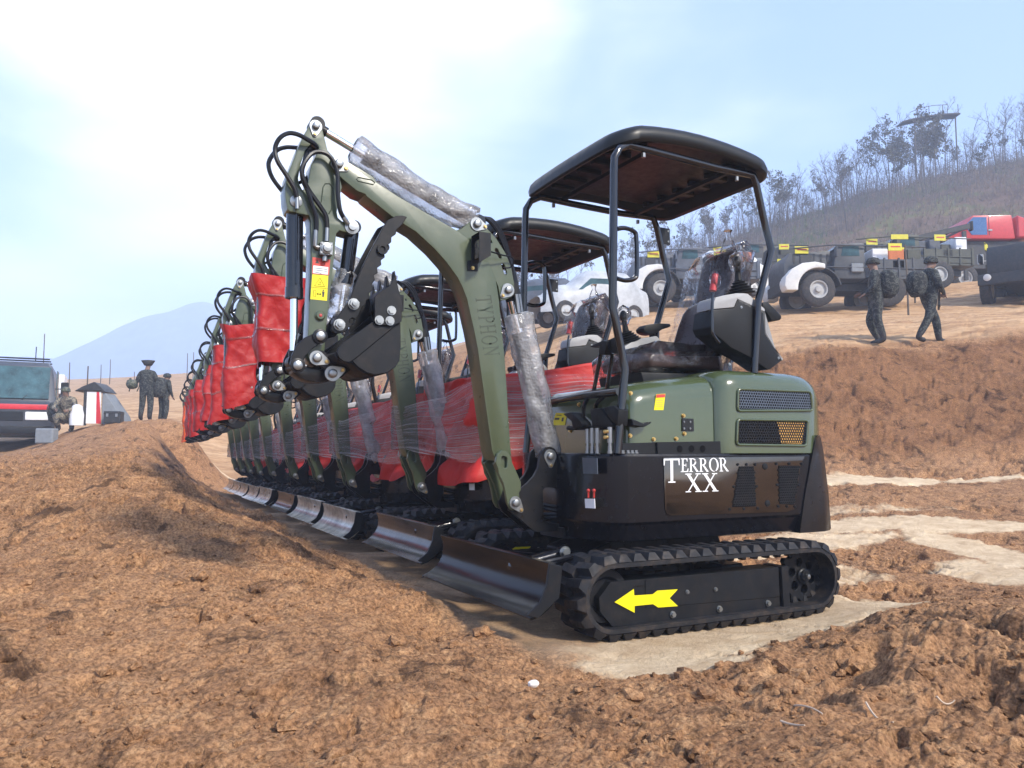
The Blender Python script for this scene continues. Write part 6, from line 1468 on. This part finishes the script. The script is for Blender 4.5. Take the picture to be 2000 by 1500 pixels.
# ------------------------------------------------------------------ bare trees on the ridge
def tree_mesh(seed, h_, leafy=False):
    r2 = random.Random(seed); gt, gc = G(), G()
    def branch(p, d, L, r_, lev):
        pts = [p]; n = 4; dd = Vector(d)
        for k in range(n):
            dd = (dd + Vector((r2.uniform(-1, 1), r2.uniform(-1, 1), r2.uniform(-.3, .6))) * (.10 + .07 * lev)).normalized(); pts.append(pts[-1] + dd * L / n)
        (gt if lev == 0 else gc).tube(pts, [r_ * (1 - .75 * k / n) for k in range(n + 1)], 5 if lev == 0 else 3)
        if lev < 3:
            m_ = (10, 5, 4)[lev]
            for k in range(m_):
                t = r2.uniform(.46 if lev == 0 else .25, 1.0); i = min(int(t * n), n - 1); q = pts[i].lerp(pts[i + 1], t * n - i)
                a = r2.uniform(0, 6.28); up = r2.uniform(.25, .9); nd = Vector((math.cos(a), math.sin(a), up)).normalized(); nd = (nd + dd * .5).normalized()
                branch(q, nd, L * r2.uniform(.28, .46) * (1 if lev else .62), max(.007, r_ * .40), lev + 1)
        elif leafy:
            for k in range(3):
                c = pts[-1] + Vector((r2.uniform(-.2, .2), r2.uniform(-.2, .2), r2.uniform(-.15, .15))); s_ = r2.uniform(.05, .13); a, b = Vector((r2.uniform(-1, 1), r2.uniform(-1, 1), r2.uniform(-1, 1))).normalized() * s_, Vector((r2.uniform(-1, 1), r2.uniform(-1, 1), r2.uniform(-1, 1))).normalized() * s_
                gc.mat = 1; gc.add([c - a, c + b, c + a, c - b], [(0, 1, 2, 3)]); gc.mat = 0
    branch(Vector((0, 0, -.3)), (r2.uniform(-.08, .08), r2.uniform(-.08, .08), 1), h_, h_ * .0095, 0)
    return gt, gc
TREES = []
LEAFY = (0, 4, 7)
for k in range(9):
    t = empty('bare_tree'); a, b = tree_mesh(100 + k, 6.0, k in LEAFY); a.build('trunk', 'bark', t, recalc=False); b.build('crown', ['twig', 'leaf_dry'], t, recalc=False, smooth=False); TREES.append(t)
used = set()
def plant(px, d, h_, k, lab, grp):
    q = at_depth(px, 600, d); z = hz_(q.x, q.y)
    if k not in used: t = TREES[k]; used.add(k)
    else: t = copy_tree(TREES[k])
    s_ = h_ / 6.0; t.location = (q.x, q.y, z); t.scale = (s_, s_, s_); t.rotation_euler = (0, 0, rng.uniform(0, 6.28)); tag(t, lab, 'tree', grp)
rt = random.Random(3)
for i in range(215):
    px = rt.uniform(1240, 2090); d = rt.uniform(66, 84)
    h_ = rt.uniform(2.2, 5.6) + (1.9 if 1740 < px < 1860 else 0) + (.9 if px > 1950 else 0) - (.8 if px < 1450 else 0)
    plant(px, d, h_, (rt.choice(LEAFY) if 1740 < px < 1850 and rt.random() < .6 else rt.choice((1, 2, 3, 5, 6, 8)) if rt.random() < .86 else rt.choice(LEAFY)), 'bare grey tree in the wood along the hazy hill ridge', 'bare trees on the hill ridge')
for px, d, h_, k, lb in ((1288, 52, 5.2, 0, 'tall dark bare tree beside the rear canopy post of the nearest excavator'), (1660, 62, 7.0, 1, 'tall lone trunk leaning above the ridge wood at right'),):
    plant(px, d, h_, k, lb, None)
for i in range(26): plant(rt.uniform(960, 1240), rt.uniform(60, 80), rt.uniform(3.5, 5.5), rt.randrange(9), 'bare tree far off behind the row of canopies', 'far bare trees behind the canopies')
# scrub on the hill face
g = G(); r3 = random.Random(8); simple('scrub_green', (.075, .10, .03), .95, var=.35, vs=.5)
for i in range(5200):
    px = r3.uniform(1180, 2150); d = r3.uniform(43, 82); q = at_depth(px, 600, d); z = hz_(q.x, q.y); L = r3.uniform(.25, .9); g.mat = 1 if noise3(q.x * .09 + 4, q.y * .09, 2) + .25 * noise3(q.x * .4, q.y * .4, 7) > .13 else 0
    for k in range(5):
        a = r3.uniform(0, 6.28); l = r3.uniform(.15, .5) * L; w_ = .018 + .02 * r3.random(); tip = (q.x + math.cos(a) * l, q.y + math.sin(a) * l, z + L * r3.uniform(.5, 1.1)); g.add([(q.x - w_, q.y, z - .05), (q.x + w_, q.y, z - .05), tip], [(0, 1, 2)])
tag(g.build('hill_scrub', ['scrub', 'scrub_green'], recalc=False, smooth=False), kind='stuff')
g = G(); r3 = random.Random(18)
for i in range(3600):
    px = r3.uniform(1200, 2150); d = r3.uniform(60, 86); q = at_depth(px, 600, d); z = hz_(q.x, q.y); H_ = r3.uniform(.8, 3.0); lx, ly = r3.uniform(-.15, .15) * H_, r3.uniform(-.15, .15) * H_; w_ = .014 + .012 * r3.random()
    g.add([(q.x - w_, q.y, z - .1), (q.x + w_, q.y, z - .1), (q.x + lx, q.y + ly, z + H_)], [(0, 1, 2)])
    for k in range(5):
        t = r3.uniform(.35, .95); b_ = Vector((q.x + lx * t, q.y + ly * t, z + H_ * t)); a = r3.uniform(0, 6.28); l = r3.uniform(.15, .4) * H_ * (1.1 - t); e_ = b_ + Vector((math.cos(a) * l, math.sin(a) * l, l * r3.uniform(.4, 1.2))); g.add([b_ - Vector((0, 0, w_)), b_ + Vector((0, 0, w_)), e_], [(0, 1, 2)])
tag(g.build('ridge_thicket', 'twig', recalc=False, smooth=False), kind='stuff')
# lookout platform among the trees on the skyline
q = at_depth(1835, 600, 72); z = hz_(q.x, q.y); lp = empty('lookout_platform', (q.x, q.y, z)); simple('dark_timber', (.035, .03, .028), .8); tag(lp, 'lookout platform on stilts with a rail above the ridge trees', 'platform')
zz_ = at_depth(1835, 226, 72).z - z
g = G(); ptsp = [(-3.0 + .5 * k, 0, zz_ - .42 * ((11 - k) / 11) ** 2 * 1.9) for k in range(12)]; rings = [[(x, -.6, zc - .10), (x, .6, zc - .10), (x, .6, zc + .02), (x, -.6, zc + .02)] for x, y, zc in ptsp]; g.loft(rings); g.build('deck', 'dark_timber', lp)
for x, zc in ((-1.6, zz_ - .35), (.2, zz_ - .12), (2.3, zz_ - .02)): g = G(); g.tube([(x, 0, -.4), (x + .05, 0, zc - .1)], .06, 6); g.build('stilt', 'wood_pole', lp)
for x, zc in ((-1.5, zz_ - .3), (-.4, zz_ - .15), (.9, zz_ - .04), (2.35, zz_)): g = G(); g.tube([(x, -.5, zc), (x, -.5, zc + .9)], .035, 5); g.build('rail_post', 'wood_pole', lp)
g = G(); g.tube([(-2.2, -.5, zz_ + .10), (-1.2, -.5, zz_ + .55), (0, -.5, zz_ + .78), (1.4, -.5, zz_ + .86)], .03, 5); g.build('hand_rail', 'wood_pole', lp)
# ------------------------------------------------------------------ pale far hills and the haze between
def ridge(name, d, prof, depth, mat, seed):
    xs_ = np.linspace(prof[0][0], prof[-1][0], 160); ys_ = np.linspace(0, 1, 22)
    px_ = np.array([p_[0] for p_ in prof]); py_ = np.array([p_[1] for p_ in prof]); k = np.interp(xs_, px_, py_); vs2 = []
    for i, x in enumerate(xs_):
        top = at_depth(x, k[i], d)
        for t in ys_:
            s_ = math.sin(math.pi * t) ** .8; yy = d - depth / 2 + depth * t; nz = 1 + .10 * noise3(top.x * .03, yy * .03, seed)
            vs2.append((top.x * yy / d, yy, -2 + (top.z + 2) * s_ * nz + .5 * noise3(top.x * .2, yy * .2, seed)))
    n = len(ys_); fs = [(i * n + j, (i + 1) * n + j, (i + 1) * n + j + 1, i * n + j + 1) for i in range(len(xs_) - 1) for j in range(n - 1)]
    g = G(); g.add(vs2, fs); return tag(g.build(name, mat, angle=180), kind='structure')
simple('hazed_forest', (.16, .19, .20), .95, vs=.15, var=.3)  # base colour paled and blued to carry part of the haze
ridge('distant_hills', 480, [(-700, 735), (-300, 715), (0, 702), (110, 690), (200, 655), (300, 620), (400, 600), (500, 596), (620, 606), (760, 640), (950, 690), (1150, 690), (1300, 700)], 120, 'hazed_forest', 2)
g = G(); g.box(-380, 330, -30, 560, -4, 102)
m = bpy.data.materials.new('haze_air'); m.use_nodes = True; nt = m.node_tree; nt.nodes.remove(nt.nodes['Principled BSDF']); MATS['haze_air'] = m
pv = nt.nodes.new('ShaderNodeVolumePrincipled'); pv.inputs['Color'].default_value = (.70, .81, 1.0, 1); pv.inputs['Density'].default_value = HAZE; pv.inputs['Anisotropy'].default_value = .0
nt.links.new(pv.outputs['Volume'], nt.nodes['Material Output'].inputs['Volume'])
tag(g.build('haze', 'haze_air', smooth=False), kind='stuff')
# ------------------------------------------------------------------ camera, sun, render settings
cam = bpy.data.cameras.new('camera'); cam.sensor_width = 36; cam.lens = FPX / 2000 * 36; cam.clip_end = 3000; cam.clip_start = .05
co = bpy.data.objects.new('camera', cam); co.location = CAM; co.rotation_euler = (math.pi / 2 + PITCH, 0, 0); COL.objects.link(co); sc.camera = co
SUN = Vector((.72, -.70, .80)).normalized()
sl_ = bpy.data.lights.new('sun', 'SUN'); sl_.energy = SUN_E; sl_.angle = R(8); sl_.color = (1, .93, .82)
so2 = bpy.data.objects.new('sun', sl_); so2.rotation_euler = SUN.to_track_quat('Z', 'Y').to_euler(); COL.objects.link(so2)
w = bpy.data.worlds.new('World'); sc.world = w; w.use_nodes = True; nt = w.node_tree; bg = nt.nodes['Background']
sky = nt.nodes.new('ShaderNodeTexSky'); sky.sky_type = 'NISHITA'; sky.sun_disc = False
sky.sun_elevation = math.asin(SUN.z); sky.sun_rotation = math.atan2(SUN.x, SUN.y); sky.dust_density = .8; sky.air_density = 1.0; sky.ozone_density = 1.0
tc = nt.nodes.new('ShaderNodeTexCoord')
mp = nt.nodes.new('ShaderNodeMapping'); mp.inputs['Scale'].default_value = (1.5, 1.5, 4.2); mp.inputs['Location'].default_value = CLOUD_OFF
nt.links.new(tc.outputs['Generated'], mp.inputs['Vector'])
n1 = nt.nodes.new('ShaderNodeTexNoise'); n1.inputs['Scale'].default_value = 1.25; n1.inputs['Detail'].default_value = 5; n1.inputs['Roughness'].default_value = .5; n1.inputs['Distortion'].default_value = .3
nt.links.new(mp.outputs['Vector'], n1.inputs['Vector'])
# a broad bright bank of cloud up to the left
vm = nt.nodes.new('ShaderNodeVectorMath'); vm.operation = 'DOT_PRODUCT'; vm.inputs[1].default_value = Vector((-.34, .95, .63)).normalized()
nt.links.new(tc.outputs['Generated'], vm.inputs[0])
mr = nt.nodes.new('ShaderNodeMapRange'); mr.inputs['From Min'].default_value = .925; mr.inputs['From Max'].default_value = 1.0; mr.inputs['To Max'].default_value = .46
nt.links.new(vm.outputs['Value'], mr.inputs['Value'])
# whiter towards the horizon
sx = nt.nodes.new('ShaderNodeSeparateXYZ'); nt.links.new(tc.outputs['Generated'], sx.inputs[0])
mh = nt.nodes.new('ShaderNodeMapRange'); mh.inputs['From Min'].default_value = .30; mh.inputs['From Max'].default_value = .12; mh.inputs['To Max'].default_value = .10
nt.links.new(sx.outputs['Z'], mh.inputs['Value'])
ad = nt.nodes.new('ShaderNodeMath'); ad.operation = 'ADD'; nt.links.new(n1.outputs['Fac'], ad.inputs[0]); nt.links.new(mr.outputs['Result'], ad.inputs[1])
ad2 = nt.nodes.new('ShaderNodeMath'); ad2.operation = 'ADD'; nt.links.new(ad.outputs[0], ad2.inputs[0]); nt.links.new(mh.outputs['Result'], ad2.inputs[1])
cr = nt.nodes.new('ShaderNodeValToRGB'); cr.color_ramp.elements[0].position = .46; cr.color_ramp.elements[1].position = .92; cr.color_ramp.elements[0].color = (0, 0, 0, 1)
cr.color_ramp.interpolation = 'EASE'
nt.links.new(ad2.outputs[0], cr.inputs['Fac'])
mx = nt.nodes.new('ShaderNodeMix'); mx.data_type = 'RGBA'; nt.links.new(cr.outputs['Color'], mx.inputs[0])
m0_ = nt.nodes.new('ShaderNodeMix'); m0_.data_type = 'RGBA'; m0_.inputs[0].default_value = .42; nt.links.new(sky.outputs['Color'], m0_.inputs[6]); m0_.inputs[7].default_value = VEIL_COL
nt.links.new(m0_.outputs[2], mx.inputs[6])
mx.inputs[7].default_value = CLOUD_COL
nt.links.new(mx.outputs[2], bg.inputs['Color']); bg.inputs['Strength'].default_value = SKY_S
vs_ = sc.view_settings; vs_.view_transform = 'Standard'; vs_.look = 'None'; vs_.gamma = 1; vs_.exposure = EXPO; vs_.use_curve_mapping = False
sc.render.engine = 'CYCLES'; cy = sc.cycles
cy.max_bounces = 8; cy.diffuse_bounces = 3; cy.glossy_bounces = 4; cy.transmission_bounces = 4; cy.transparent_max_bounces = 24; cy.volume_bounces = 2
cy.use_denoising = True; cy.caustics_reflective = False; cy.caustics_refractive = False; cy.sample_clamp_indirect = 6
